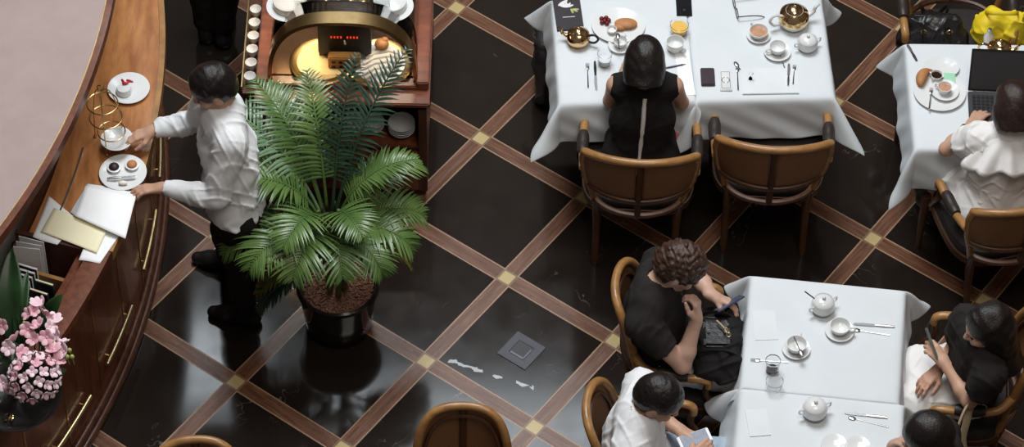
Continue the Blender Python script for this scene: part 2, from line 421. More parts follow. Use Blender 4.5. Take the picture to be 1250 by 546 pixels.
# ------------------------------------------------------------------ the floor
fb = MB(); fb.box((0, 0.5, -0.05), (14, 12, 0.1))
floor = fb.build('floor', floor_material(), smooth=False)
floor['kind'] = 'structure'
M['wall'] = pm('brown_wall_paint', (0.16, 0.12, 0.095), (0.13, 0.10, 0.08), scale=2, rough=0.7)
for nm, c, d in (('wall_back', (0, 6.6, 6), (14, 0.2, 12)), ('wall_left', (-7.1, 0.5, 6), (0.2, 12, 12)), ('wall_right', (7.1, 0.5, 6), (0.2, 12, 12))):
    w = MB().box(c, d).build(nm, 'wall', smooth=False); w['kind'] = 'structure'

# ------------------------------------------------------------------ the round bar
BC = (-5.4, -0.05)
A0, A1 = R(-40), R(35)
AB = R(-15.9)                                            # where the ledge ends and the open organiser trough begins
bar = thing('bar_counter', 'curved dark mahogany bar counter the waiter leans over', 'bar counter', (BC[0], BC[1], 0))
MB().sector(3.30, 3.665, 0.0, 0.79, A0, A1).build('counter_body', 'mahogany', bar)
MB().sector(3.60, 3.665, 0.79, 1.005, A0, A1).build('front_panel', 'mahogany', bar)
MB().sector(3.30, 3.36, 0.79, 1.005, AB, A1).build('back_panel', 'mahogany_dark', bar)
b = MB(); b.sector(3.60, 3.690, 0, 0.040, A0, A1)
for rr_, zz_, tt_ in ((3.698, 0.020, 0.020), (3.676, 0.056, 0.020)):
    b.tube([(rr_ * math.cos(A0 + (A1 - A0) * i / 60), rr_ * math.sin(A0 + (A1 - A0) * i / 60), zz_) for i in range(61)], tt_, 10)
b.build('plinth', 'mahogany_dark', bar)
b = MB()
for k in range(9):
    a = R(-33 + k * 5.2); b.sector(3.662, 3.668, 0.10, 0.98, a, a + R(0.17), 1)
b.build('panel_trim', 'brass', bar)
for a0, a1 in ((-25.5, -19.6), (-16.6, -11.0), (-7.6, -1.8), (1.4, 7.2), (10.2, 16)):
    rb = MB(); pts = [(3.686 * math.cos(R(a0 + (a1 - a0) * i / 14)), 3.686 * math.sin(R(a0 + (a1 - a0) * i / 14)), 0.25) for i in range(15)]
    rb.tube(pts, 0.012, 10)
    rl = rb.build('foot_rail', 'brass_pale', bar)
    for f in (0.15, 0.85):
        a = R(a0 + (a1 - a0) * f); bb = MB()
        bb.tube([(3.660 * math.cos(a), 3.660 * math.sin(a), 0.25), (3.686 * math.cos(a), 3.686 * math.sin(a), 0.25)], 0.006, 8)
        bb.build('bracket', 'brass', rl)

wt = thing('bar_worktop', 'glossy orange brown wooden ledge along the curved bar', 'worktop', (BC[0], BC[1], 1.005))
MB().sector(3.36, 3.734, 0.0005, 0.045, AB, A1).build('ledge', 'worktop', wt)
MB().sector(3.735, 3.762, -0.012, 0.050, AB, A1).build('front_edge', 'oak', wt)
MB().sector(3.452, 3.460, 0.045, 0.056, R(-13.5), R(-7)).build('metal_strip', 'steel', wt)

tr = thing('counter_organiser', 'brown open wooden organiser box at the near end of the bar holding menus', 'organiser', (BC[0], BC[1], 0.79))
b = MB(); b.sector(3.302, 3.598, 0.003, 0.02, A0, AB - R(0.4)); b.build('tray_bottom', 'brown_box', tr)
b = MB(); b.sector(3.655, 3.755, 0.218, 0.262, A0, AB - R(0.05)); b.build('outer_rail', 'mahogany', tr)
b = MB(); b.sector(3.302, 3.598, 0.02, 0.218, AB - R(0.4), AB - R(0.05), 2); b.sector(3.302, 3.655, 0.218, 0.262, AB - R(0.4), AB - R(0.05), 2); b.build('end_wall', 'brown_box', tr)
b = MB(); b.sector(3.302, 3.325, 0.02, 0.20, A0, AB - R(0.4)); b.build('inner_wall', 'oak', tr)
b = MB(); b.sector(3.325, 3.598, 0.02, 0.20, R(-18.75), R(-18.45), 2); b.build('divider', 'oak', tr)

dk = thing('bartender_desk', 'pale lower work desk behind the bar under the mauve canopy', 'desk', (BC[0], BC[1], 0))
MB().sector(2.5, 3.29, 0.72, 0.76, A0, A1).build('desk_top', pm('pale_desk', (0.45, 0.46, 0.47), rough=0.5), dk)
MB().sector(2.55, 3.28, 0.0, 0.72, A0, A1).build('desk_body', 'mahogany_dark', dk)

cn = thing('bar_canopy', 'mauve round canopy slab with a dark wooden rim over the bar', 'canopy', (BC[0], BC[1], 0))
b = MB(); b.sector(0.3, 3.585, 1.765, 1.80, A0, A1); b.build('canopy_slab', 'canopy', cn)
b = MB(); b.sector(3.583, 3.612, 1.755, 1.806, A0, A1); b.build('canopy_rim', 'mahogany', cn)
b = MB(); b.sector(3.579, 3.584, 1.80, 1.809, A0, A1); b.build('rim_inlay', 'brass', cn)
b = MB(); b.lathe([(0, 0), (0.34, 0), (0.34, 1.766), (0, 1.766)], 32); b.build('canopy_column', 'mahogany_dark', cn)

# ------------------------------------------------------------------ steel plate let into the floor
c = P(636.5, 428.5)
fp = thing('floor_plate', 'small grey square metal plate set in a black marble square', 'floor plate', (c.x, c.y, 0), GRID_YAW)
b = MB(); s_, t_ = 0.083, 0.045
for (cx, cy, w, h) in ((0, (s_ + t_) / 2, 2 * s_, s_ - t_), (0, -(s_ + t_) / 2, 2 * s_, s_ - t_), ((s_ + t_) / 2, 0, s_ - t_, 2 * t_), (-(s_ + t_) / 2, 0, s_ - t_, 2 * t_)):
    b.box((cx, cy, 0.002), (w, h, 0.004))
b.build('plate_frame', 'plate_slate', fp, smooth=False)
MB().box((0, 0, 0.001), (0.088, 0.088, 0.002)).build('plate_lid', 'dark_grey', fp, smooth=False)
b = MB(); b.box((-0.036, 0, 0.0026), (0.012, 0.075, 0.004)); b.box((0, -0.036, 0.0026), (0.06, 0.008, 0.003)); b.build('lid_handle', 'plate_light', fp, smooth=False)

# ------------------------------------------------------------------ tables and cloths
def drape(hx, hy, ov, fl, bulge, amp=0.0045, lam=0.21, n=64, seed=0, zc=0.0):
    """A cloth over a table top of half size hx, hy. ov/fl: overhang and flare for (+x, -x, +y, -y)."""
    rnd = random.Random(seed); ph = [rnd.random() * 6.28 for _ in range(4)]
    def axis(h, om, op):
        k = 14
        return [-h - om + om * i / k for i in range(k)] + [-h + 2 * h * i / 20 for i in range(21)] + [h + op * (i + 1) / k for i in range(k)]
    us, vs = axis(hx, ov[1], ov[0]), axis(hy, ov[3], ov[2])
    verts = []
    for u in us:
        for v in vs:
            bu, bv = max(-hx, min(hx, u)), max(-hy, min(hy, v))
            du, dv = u - bu, v - bv
            rho = math.hypot(du, dv)
            if rho < 1e-6:
                verts.append((u, v, zc + 0.0012 * math.sin(u * 19 + ph[0]) * math.sin(v * 17 + ph[1]))); continue
            fx, fy = fl[0] if du > 0 else fl[1], fl[2] if dv > 0 else fl[3]
            w = abs(du) / (abs(du) + abs(dv)); f = fx * w + fy * (1 - w)
            phi = math.atan2(abs(dv), abs(du))
            bl = bulge * math.sin(2 * phi) ** 1.3
            d = max(abs(du), abs(dv))
            s = u * 1.0 + v * 1.7
            rip = amp * min(1, d / 0.15) * math.sin(2 * PI * s / lam + ph[2]) * (1 - math.sin(2 * phi)) + 0.006 * math.sin(2 * PI * s / (lam * 2.3) + ph[3]) * d / 0.2
            ex, ey = du / rho, dv / rho
            r = min(0.93 * rho, rho * (f + bl))
            rx = max(0, r + rip) * ex * (1 if fx > 0.1 else 0.25 + 0.75 * math.sin(2 * phi)); ry = max(0, r + rip) * ey * (1 if fy > 0.1 else 0.25 + 0.75 * math.sin(2 * phi))
            dz = -math.sqrt(max(0, rho * rho - r * r))
            # rounded table edge
            e = 0.010 * (1 - math.exp(-rho / 0.012))
            verts.append((bu + rx + ex * e, bv + ry + ey * e, zc + dz + 0.004 * math.exp(-rho / 0.01) * 0))
    nv = len(vs)
    fs = [(i * nv + j, (i + 1) * nv + j, (i + 1) * nv + j + 1, i * nv + j + 1) for i in range(len(us) - 1) for j in range(nv - 1)]
    m = MB(); m.add(verts, fs); return m

TT = 0.745
def table(c, rz, hx, hy, label, clabel, ov, fl, bulge, seed, amp=0.0045):
    t = thing('dining_table', label, 'table', (c[0], c[1], 0), rz, 'cloth covered dining tables')
    b = MB(); b.box((0, 0, TT - 0.018), (2 * hx - 0.03, 2 * hy - 0.03, 0.036), bev=0.006); b.build('tabletop', 'chair_wood', t)
    b = MB(); b.lathe([(0, 0.02), (0.20, 0.02), (0.205, 0.03), (0.05, 0.07), (0.035, 0.12), (0.035, TT - 0.10), (0.09, TT - 0.04), (0, TT - 0.04)], 24); b.build('pedestal', 'chair_wood', t)
    b = MB()
    for k in range(4):
        a = k * PI / 2 + PI / 4; b.tube([(0.05 * math.cos(a), 0.05 * math.sin(a), 0.06), (0.2 * math.cos(a), 0.2 * math.sin(a), 0.035), (0.27 * math.cos(a), 0.27 * math.sin(a), 0.018)], [0.03, 0.024, 0.018], 8)
    b.build('foot_cross', 'chair_wood', t)
    cl = drape(hx, hy, ov, fl, bulge, amp, seed=seed).build('tablecloth', 'cloth', solid=0.003, subs=1, sharp=3)
    cl.location = (c[0], c[1], TT + 0.0035); cl.rotation_euler = (0, 0, rz)
    tag(cl, clabel, 'tablecloth', 'white tablecloths')
    return t
def rot2(x, y, a): return (x * math.cos(a) - y * math.sin(a), x * math.sin(a) + y * math.cos(a))
RZ1 = R(3.2)
def at1(fl, lx, ly):                                      # from a front-left corner along the table's own axes
    q = rot2(lx, ly, RZ1); return (fl.x + q[0], fl.y + q[1])
fl1 = P(683, 126, 0.75)
table(at1(fl1, 0.325, 0.34), RZ1, 0.320, 0.34, 'table under the white cloth where the woman in black sits', 'white cloth with the dark menu and gold teapot at its left end', (0.05, 0.23, 0.24, 0.23), (0.02, 0.14, 0.10, 0.20), 0.42, 1)
table(at1(fl1, 0.985, 0.34), RZ1, 0.325, 0.34, 'table under the white cloth in front of the empty chair', 'white cloth behind the empty chair, with a gold round teapot', (0.25, 0.20, 0.24, 0.23), (0.14, 0.02, 0.10, 0.20), 0.42, 2)
table((1.897 + 0.40, 0.22), R(0.5), 0.40, 0.335, 'table carrying the open laptop', 'white cloth under the laptop and the croissant plate', (0.24, 0.24, 0.20, 0.26), (0.12, 0.13, 0.22, 0.12), 0.28, 3)
RZ3 = R(-6)
q = P(921, 336, 0.75)
def at3(lx, ly):
    p = rot2(lx, -ly, RZ3); return (q.x + p[0], q.y + p[1])
table(at3(0.337, 0.325), RZ3, 0.345, 0.32, 'table beside the man in the black tee shirt', 'white cloth with three cups next to the man in black', (0.23, 0.22, 0.20, 0.05), (0.18, 0.16, 0.14, 0.02), 0.42, 4)
table(at3(0.350, 0.99), RZ3, 0.355, 0.335, 'table beside the man in the white tee shirt', 'white cloth with a folded napkin next to the man in white', (0.23, 0.28, 0.19, 0.22), (0.16, 0.28, 0.02, 0.12), 0.42, 5)

# ------------------------------------------------------------------ chairs
STYLE = {'w': 0.270, 'dep': 0.105, 'taper': 1.0, 'arch': False}
def back_pt(s, z, inset=0.0):
    """A point of the barrel-shaped back: s in -1..1 from side to side, z the height."""
    th = s * R(68)
    tp = (0.74 + 0.26 * smoothstep(0.38, 0.76, z)) if STYLE['taper'] else 1.0
    x = (STYLE['w'] - inset) * math.sin(th) / math.sin(R(68)) * tp
    y = -0.245 - STYLE['dep'] * (math.cos(th) - math.cos(R(68))) / (1 - math.cos(R(68))) - 0.055 * (z - 0.45) / 0.4 + inset
    return Vector((x, y, z))
def rim_z(s):
    if STYLE['arch']: return 0.655 + 0.300 * math.sqrt(max(0.0, 1 - abs(s) ** 3.2))
    return 0.905 - 0.055 * abs(s) ** 2.6
def rim_s(k):
    return math.sin(k * PI / 2) if STYLE['arch'] else k
def make_chair(loc, rz, label, group='barrel backed armchairs'):
    t = thing('armchair', label, 'chair', loc, rz, group)
    b = MB()
    b.tube([back_pt(-1, 0.42), back_pt(-1, 0.54), back_pt(-1, 0.64), back_pt(-1, 0.645 if STYLE['arch'] else 0.78)] + [back_pt(rim_s(s / 20), rim_z(rim_s(s / 20))) for s in range(-20, 21)][1:-1] + [back_pt(1, 0.645 if STYLE['arch'] else 0.78), back_pt(1, 0.64), back_pt(1, 0.54), back_pt(1, 0.42)], [0.017] * 4 + [0.020] * 39 + [0.017] * 4, 10)
    b.build('back_rim', 'oak', t)
    b = MB(); b.tube([back_pt(s / 12 * 0.97, 0.575 + 0.01 * abs(s / 12)) for s in range(-12, 13)], 0.017, 8); b.build('back_rail', 'chair_wood', t)
    b = MB(); b.tube([back_pt(s / 12 * 0.97, 0.455) for s in range(-12, 13)], 0.015, 8); b.build('lower_rail', 'chair_wood', t)
    b = MB(); b.tube([back_pt(0, 0.46), back_pt(0, 0.6), back_pt(0, rim_z(0) - 0.01)], 0.016, 8); b.build('back_stile', 'chair_wood', t)
    for sg in (-1, 1):
        b = MB()
        b.grid(lambda u, v: back_pt(sg * (0.05 + 0.93 * u), 0.58 + (rim_z(0.05 + 0.93 * u) - 0.575) * v), 18, 8)
        b.build('cane_panel', 'cane', t, solid=0.006)
    # inner frame line of the cane
    b = MB()
    b.tube([back_pt(-0.86, 0.60, 0.012)] + [back_pt(rim_s(s / 16) * 0.86, rim_z(rim_s(s / 16)) - 0.05 , 0.012) for s in range(-16, 17)] + [back_pt(0.86, 0.60, 0.012)], 0.009, 6)
    b.build('inner_frame', 'chair_wood', t)
    seat = []
    for k in range(40):
        a = 2 * PI * k / 40; ca, sa = math.cos(a), math.sin(a)
        seat.append((0.27 * math.copysign(abs(ca) ** 0.6, ca), -0.03 + 0.265 * math.copysign(abs(sa) ** 0.6, sa)))
    b = MB(); b.prism(seat, 0.385, 0.425); b.build('seat_frame', 'chair_wood', t)
    b = MB()
    rings = [(1.0, 0.425), (1.01, 0.445), (0.97, 0.468), (0.80, 0.480), (0.4, 0.486)]
    vs, fs = [], []
    for r, z in rings: vs += [(x * r * 0.96, (y + 0.03) * r * 0.96 - 0.03, z) for x, y in seat]
    for i in range(len(rings) - 1):
        for k in range(40): fs.append((i * 40 + k, i * 40 + (k + 1) % 40, i * 40 + 40 + (k + 1) % 40, i * 40 + 40 + k))
    fs.append(tuple(range((len(rings) - 1) * 40, len(rings) * 40))); fs.append(tuple(range(39, -1, -1)))
    b.add(vs, fs); b.build('seat_cushion', 'seat_fabric', t)
    for sg in (-1, 1):
        b = MB()
        path = catmull([back_pt(sg, 0.70), (sg * 0.268, -0.215, 0.680), (sg * 0.272, -0.10, 0.655), (sg * 0.270, 0.02, 0.655), (sg * 0.266, 0.065, 0.640), (sg * 0.262, 0.070, 0.600)], 6)
        b.tube(path, [0.018] * len(path), 10, sx=1.15)
        arm = b.build('arm', 'oak', t)
        b = MB(); pts = [(sg * 0.2715, -0.165 + 0.140 * k / 8, 0.668 + 0.010 * max(0, 3 - k) / 3) for k in range(9)]
        b.tube(pts, [0.021, 0.026, 0.028, 0.028, 0.028, 0.028, 0.028, 0.026, 0.021], 12, sx=1.05); b.build('arm_pad', 'arm_pad', arm)
        b = MB(); b.tube(catmull([(sg * 0.262, 0.070, 0.625), (sg * 0.256, 0.06, 0.54), (sg * 0.256, 0.10, 0.46), (sg * 0.256, 0.13, 0.40)], 5), 0.016, 8); b.build('arm_post', 'chair_wood', t)
        b = MB(); b.tube([(sg * 0.255, 0.190, 0.40), (sg * 0.255, 0.195, 0.20), (sg * 0.255, 0.20, 0.0)], [0.024, 0.020, 0.014], 10); b.build('leg', 'chair_wood', t)
        bp = back_pt(sg * 0.93, 0.45)
        b = MB(); b.tube(catmull([bp, (bp.x * 0.96, bp.y + 0.02, 0.30), (bp.x * 0.97, bp.y - 0.03, 0.0)], 5), [0.022] * 6 + [0.018] * 4 + [0.014], 10); b.build('leg', 'chair_wood', t)
    return t
CH = make_chair((0.605, 0.035, 0), R(-2), 'cane backed armchair that the woman in the black zip top sits on')
dup(CH, (1.232, 0.130, 0), R(-2), 'empty cane backed armchair pushed under the middle table')
dup(CH, (2.285, -0.22, 0), R(17), 'armchair that the woman in the white blouse sits on')
dup(CH, (2.175, 0.78, 0), R(180), 'armchair holding the black handbag and the yellow bag')
STYLE.update(w=0.203, dep=0.080, taper=0, arch=True)
CA = make_chair((0.86, -1.164, 0), R(-97), 'round topped cane armchair that the man in the black tee shirt sits on', 'round topped armchairs')
dup(CA, (0.73, -1.84, 0), R(-96), 'round topped cane armchair that the man in the white tee shirt sits on')
dup(CA, (1.985, -1.316, 0), R(85), 'armchair that the woman in the black blouse sits on')
dup(CA, (1.97, -2.10, 0), R(90), 'armchair under the black haired person at the bottom edge')
dup(CA, (-0.20, -2.225, 0), R(180), 'round topped cane chair standing alone at the bottom of the open floor')
dup(CA, (-1.33, -2.43, 0), R(183), 'chair whose rim just shows at the bottom edge near the bar')
# ------------------------------------------------------------------ the glass food cabinet
X0, X1, YF, CT = -1.225, -0.418, 0.150, 0.73
XC, YB = (X0 + X1) / 2, 1.25
cb = thing('food_cabinet', 'mahogany food display cabinet with an arched brass and glass top', 'display cabinet', (XC, YF, 0))
hw = (X1 - X0) / 2; dp = YB - YF
b = MB()
b.box((0, dp / 2 + 0.02, 0.03), (2 * hw - 0.02, dp - 0.02, 0.06))
b.box((0, dp / 2 + 0.15, 0.36), (2 * hw, dp - 0.30, 0.60))
b.box((-hw + 0.02, 0.15, 0.36), (0.04, 0.30, 0.60)); b.box((hw - 0.02, 0.15, 0.36), (0.04, 0.30, 0.60))
b.box((0, 0.16, 0.20), (2 * hw - 0.06, 0.28, 0.32))
b.build('cabinet_body', 'mahogany_dark', cb, smooth=False)
MB().box((0, 0.16, 0.375), (2 * hw - 0.06, 0.30, 0.022), bev=0.004).build('shelf', 'mahogany', cb)
for sx in (-1, 1):
    b = MB(); b.box((sx * hw * 0.47, 0.012, 0.20), (hw * 0.86, 0.018, 0.28), bev=0.004)
    dr = b.build('door', 'mahogany', cb)
    b = MB(); b.box((sx * hw * 0.47, 0.002, 0.20), (hw * 0.62, 0.008, 0.18), bev=0.003); b.build('door_panel', 'mahogany_dark', dr)
    b = MB(); b.ball((sx * 0.06, -0.008, 0.22), 0.011); b.build('knob', 'brass', dr)
b = MB(); b.box((0, dp / 2 - 0.005, CT - 0.025), (2 * hw + 0.03, dp + 0.03, 0.03), bev=0.006); b.box((0, dp / 2, CT - 0.048), (2 * hw + 0.01, dp, 0.02), bev=0.004)
b.build('cabinet_top', 'cab_wood', cb)
b = MB()
b.box((-(hw - 0.022), dp / 2 + 0.03, CT + 0.016), (0.060, dp - 0.08, 0.055), bev=0.006); b.build('side_rail', 'cab_wood', cb)
b = MB(); b.box((hw - 0.022, dp / 2 + 0.03, CT + 0.016), (0.060, dp - 0.08, 0.055), bev=0.006); b.build('side_rail', 'cab_wood', cb)
b = MB(); b.box((0, 0.085, CT + 0.003), (2 * hw - 0.09, 0.03, 0.028), bev=0.005); b.build('front_sill', 'cab_wood', cb)
b = MB(); b.box((0, dp / 2 + 0.08, CT - 0.006), (2 * hw - 0.10, dp - 0.15, 0.008)); b.build('display_floor', pm('dark_bronze_tray', (0.10, 0.055, 0.028), (0.07, 0.035, 0.018), rough=0.25, metal=0.6), cb)
AW, AH = hw - 0.065, 0.40
def arch(u, r=0.0):
    """Flat-topped arch; u 0..1 from the left foot over the top to the right foot."""
    a = PI * (1 - u); ca, sa = math.cos(a), math.sin(a)
    return ((AW + r) * math.copysign(abs(ca) ** 0.72, ca), (AH + r) * abs(sa) ** 0.80)
YA = 0.10                                                # front plane of the glass arch
b = MB(); vs, fs = [], []
n = 48
for i in range(n + 1):
    for (rr, yy) in ((0.0, YA), (0.020, YA), (0.020, YA + 0.075), (0.0, YA + 0.075)):
        x, z = arch(i / n, rr); vs.append((x, yy, CT + z))
for i in range(n):
    for j in range(4): fs.append((i * 4 + j, i * 4 + (j + 1) % 4, i * 4 + 4 + (j + 1) % 4, i * 4 + 4 + j))
fs += [(0, 1, 2, 3), (n * 4 + 3, n * 4 + 2, n * 4 + 1, n * 4)]
b.add(vs, fs); b.build('brass_arch', 'brass', cb)
b = MB(); b.grid(lambda u, v: (arch(u, 0.012)[0], YA + 0.076 + (dp - 0.2) * v, CT + arch(u, 0.012)[1]), 48, 6)
b.build('curved_glass', 'glass', cb, solid=0.004)
vs = [(arch(i / n)[0], YA + 0.04, CT + arch(i / n)[1]) for i in range(n + 1)]
b = MB(); b.add(vs, [tuple(range(n + 1))]); b.build('front_glass', 'glass', cb, solid=0.004, smooth=False)
b = MB(); b.box((0, YA + 0.50, CT + 0.30), (2 * AW - 0.22, 0.40, 0.008)); b.build('glass_shelf', 'glass', cb, smooth=False)
# the warming unit in the middle of the case
wu = thing('warming_unit', 'dark warming unit with red digits and a gold top inside the cabinet', 'food warmer', (XC + 0.005, YF + YA + 0.13, CT))
b = MB(); b.box((0, 0.14, 0.155), (0.255, 0.26, 0.21), bev=0.006); b.box((-0.11, 0.14, 0.027), (0.03, 0.22, 0.054)); b.box((0.11, 0.14, 0.027), (0.03, 0.22, 0.054)); b.build('housing', 'black', wu)
b = MB(); b.box((0.0, -0.028, 0.045), (0.155, 0.05, 0.09), bev=0.006)
gr = b.build('grille', pm('amber_panel', (0.42, 0.22, 0.07), (0.30, 0.14, 0.04), rough=0.35, metal=0.5), wu)
b = MB()
for i in range(4):
    for j in range(2): b.box((-0.051 + 0.034 * i, -0.0545, 0.032 + 0.03 * j), (0.018, 0.006, 0.008))
b.build('grille_slots', 'black', gr, smooth=False)
b = MB()
for i in range(9):
    if i != 4: b.box((-0.062 + 0.0155 * i, 0.009, 0.172), (0.007, 0.004, 0.012))
b.build('digits', 'glow_red', wu, smooth=False)
b = MB(); b.tube([(0.003, 0.008, 0.128), (0, 0.006, 0.153)], [0.006, 0.003], 6); b.build('pointer', 'china', wu)
b = MB()
b.box((0, 0.14, 0.266), (0.27, 0.27, 0.012))
for sx in (-1, 1): b.box((sx * 0.13, 0.14, 0.280), (0.012, 0.27, 0.030))
b.box((0, 0.01, 0.280), (0.27, 0.014, 0.030)); b.build('top_tray', 'black', wu, smooth=False)
MB().box((0, 0.14, 0.275), (0.246, 0.245, 0.008)).build('gold_tray', 'gold', wu, smooth=False)
for sx in (-0.24, 0.24):
    l = bpy.data.lights.new('case_lamp', 'AREA'); l.size = 0.22; l.energy, l.color = (2.4, (1.0, 0.74, 0.42)) if sx < 0 else (1.1, (1.0, 0.86, 0.70))
    o = bpy.data.objects.new('case_lamp', l); COL.objects.link(o); o.location = (XC + sx, YF + YA + 0.22, CT + 0.27)
rnd = random.Random(5)
for k in range(12):
    x, y = -0.095 + 0.062 * (k % 4), 0.05 + 0.075 * (k // 4)
    o = MB(); o.ball((0, 0, 0.02), (0.026, 0.030, 0.020), 12, 6); o.ball((0.008, 0.006, 0.036), (0.013, 0.012, 0.010), 8, 5)
    p = o.build('gilded_pastry', 'gold', loc=(wu.location.x + x, wu.location.y + y, CT + 0.279)); p.rotation_euler = (0, 0, rnd.random() * 6)
    tag(p, 'golden foil wrapped pastry on the tray atop the warming unit', 'pastry', 'gilded pastries on the warmer')
def round_tray(px, py, r, label, mat):
    c = P(px, py, CT + 0.02)
    t = thing('round_tray', label, 'tray', (c.x, c.y, CT))
    MB().lathe([(0, 0.002), (r, 0.002), (r + 0.012, 0.014), (r + 0.016, 0.016), (r + 0.008, 0.020), (r - 0.004, 0.010), (0, 0.010)], 40).build('tray_dish', 'brass', t)
    MB().lathe([(0, 0.011), (r * 0.86, 0.011), (r * 0.86, 0.016), (0, 0.018)], 40).build('doily', mat, t)
    return c
cL = round_tray(393, 74, 0.140, 'round brass tray of glowing golden crackers left of the warming unit', pm('glowing_crackers', (0.80, 0.62, 0.32), (0.72, 0.50, 0.22), scale=30, rough=0.6))
cR = round_tray(463, 76, 0.145, 'round brass tray with white doily right of the warming unit', 'china')
for k in range(5):
    o = MB(); a = k * 0.42 - 1.3
    o.tube([(-0.10, 0, 0.008), (-0.03, 0.02, 0.012), (0.05, 0.015, 0.012), (0.10, -0.01, 0.008)], [0.006, 0.013, 0.013, 0.006], 8)
    p = o.build('cream_roll', 'cake', loc=(cR.x + 0.01, cR.y - 0.09 + 0.034 * k, CT + 0.017)); p.rotation_euler = (0, 0, 0.3)
    p.scale = (1 - abs(k - 2) * 0.10,) * 1 + (1, 1)
    tag(p, 'long cream roll lying on the white doily inside the cabinet', 'pastry', 'cream rolls on the doily')
q = P(466, 54, CT + 0.06); o = MB(); o.ball((0, 0, 0.028), (0.036, 0.032, 0.028)); o.ball((0.014, 0.01, 0.05), (0.016, 0.014, 0.012)); bn = o.build('bun', 'bread', loc=(q.x, q.y, CT + 0.034)); tag(bn, 'round brown bun at the back of the white doily in the cabinet', 'bun')
for (px, lab, mt) in ((352, 'white round cake on the upper glass shelf at the left', 'cake'), (478, 'white round cake on the upper glass shelf at the right', 'china')):
    q = P(px, 6, CT + 0.32)
    t = thing('cake', lab, 'cake', (q.x, q.y, CT + 0.304))
    MB().lathe([(0, 0), (0.075, 0), (0.10, 0.008), (0.105, 0.011), (0.08, 0.010), (0, 0.008)], 32).build('cake_plate', 'china', t)
    MB().lathe([(0, 0.010), (0.070, 0.010), (0.074, 0.02), (0.072, 0.048), (0.060, 0.055), (0, 0.056)], 32).build('sponge', mt, t)
# crockery on the open shelf
def bowl(loc, r, h, label, group, tilt=None):
    o = MB().lathe([(0, 0.004), (r * 0.45, 0.0), (r * 0.5, 0.004), (r * 0.8, h * 0.5), (r, h), (r * 0.96, h), (r * 0.76, h * 0.52), (r * 0.4, 0.010), (0, 0.010)], 32).build('bowl', 'china', loc=loc)
    if tilt: o.rotation_euler = tilt
    return tag(o, label, 'bowl', group)
q = P(490, 160, 0.43)
for k in range(4): bowl((q.x, q.y + 0.022, 0.388 + 0.014 * k), 0.066, 0.042, ('lowest', 'second', 'third', 'topmost')[k] + ' white bowl of the stack at the right of the cabinet shelf', 'bowls on the cabinet shelf')
q = P(456, 152, 0.44)
for k in range(2): bowl((q.x, q.y + 0.010 * k, 0.388 + 0.022 * k), 0.052, 0.05, ('lower', 'upper')[k] + ' white bowl of the middle pair on the cabinet shelf', 'bowls on the cabinet shelf')
q = P(437, 158, 0.43)
for k in range(2): bowl((q.x, q.y + 0.02, 0.388 + 0.03 * k), 0.055, 0.06, ('lower', 'upper')[k] + ' deep bowl half hidden by the palm on the cabinet shelf', 'bowls on the cabinet shelf')
# side shelf with stacked cups
ss = thing('cup_rack', 'narrow dark side shelf holding white cups along the cabinet', 'shelf', (X0 - 0.042, YF + 0.55, 0))
MB().box((0, 0, 0.69), (0.075, 1.0, 0.02)).build('shelf_board', 'mahogany_dark', ss, smooth=False)
for y in (-0.46, 0.46): MB().box((0, y, 0.34), (0.06, 0.04, 0.68)).build('leg', 'mahogany_dark', ss, smooth=False)
MB().box((-0.036, 0, 0.72), (0.006, 1.0, 0.05)).build('rail', 'brass', ss, smooth=False)
def cup_mesh(r=0.038, h=0.055, handle=True):
    b = MB(); b.lathe([(0, 0.003), (r * 0.5, 0), (r * 0.55, 0.004), (r * 0.85, h * 0.4), (r, h), (r * 0.95, h), (r * 0.8, h * 0.42), (r * 0.45, 0.008), (0, 0.008)], 28)
    if handle: b.tube(catmull([(r * 0.88, 0, h * 0.8), (r * 1.35, 0, h * 0.85), (r * 1.5, 0, h * 0.55), (r * 1.2, 0, h * 0.3), (r * 0.8, 0, h * 0.35)], 5), 0.0045, 6)
    return b
cp0 = None
for k in range(6):
    loc = (X0 - 0.042, YF + 0.12 + 0.088 * k, 0.70)
    if cp0 is None: cp0 = cup_mesh(0.028, 0.05, False).build('cup', 'china', loc=loc); tag(cp0, 'plain white cup in the row on the narrow side shelf', 'cup', 'cups on the side shelf')
    else: dup(cp0, loc)

# ------------------------------------------------------------------ potted palm
pc = P(413, 419, 0); PX, PY = pc.x, -0.645
pm_ = thing('potted_palm', 'bushy green palm in a round glossy black pot', 'potted plant', (PX, PY, 0))
MB().lathe([(0, 0), (0.145, 0), (0.155, 0.01), (0.175, 0.17), (0.190, 0.285), (0.198, 0.292), (0.198, 0.312), (0.186, 0.318), (0.176, 0.308), (0.172, 0.26), (0, 0.258)], 48).build('pot', 'pot', pm_)
rnd = random.Random(11)
b = MB(); b.lathe([(0, 0.288), (0.16, 0.284), (0.172, 0.276)], 32)
for k in range(1400):
    a, r = rnd.random() * 6.283, 0.168 * math.sqrt(rnd.random()); s = rnd.uniform(0.005, 0.009)
    b.ball((r * math.cos(a), r * math.sin(a), 0.286 + rnd.uniform(0, 0.006)), (s, s * rnd.uniform(0.7, 1), s * 0.8), 6, 4)
o = b.build('clay_pebbles', 'pebble', pm_); o['kind'] = 'stuff'
for k in range(7):
    a = k * 0.9 + 0.3; r = 0.03 + 0.012 * (k % 3)
    b = MB(); b.tube(catmull([(r * math.cos(a), r * math.sin(a), 0.27), (r * 1.4 * math.cos(a), r * 1.4 * math.sin(a), 0.42), (r * 1.6 * math.cos(a) - 0.03, r * 1.6 * math.sin(a) + 0.03, 0.80)], 4), [0.016, 0.015, 0.014, 0.013, 0.012, 0.011, 0.010, 0.009, 0.008], 8)
    b.build('stem', 'stem', pm_)
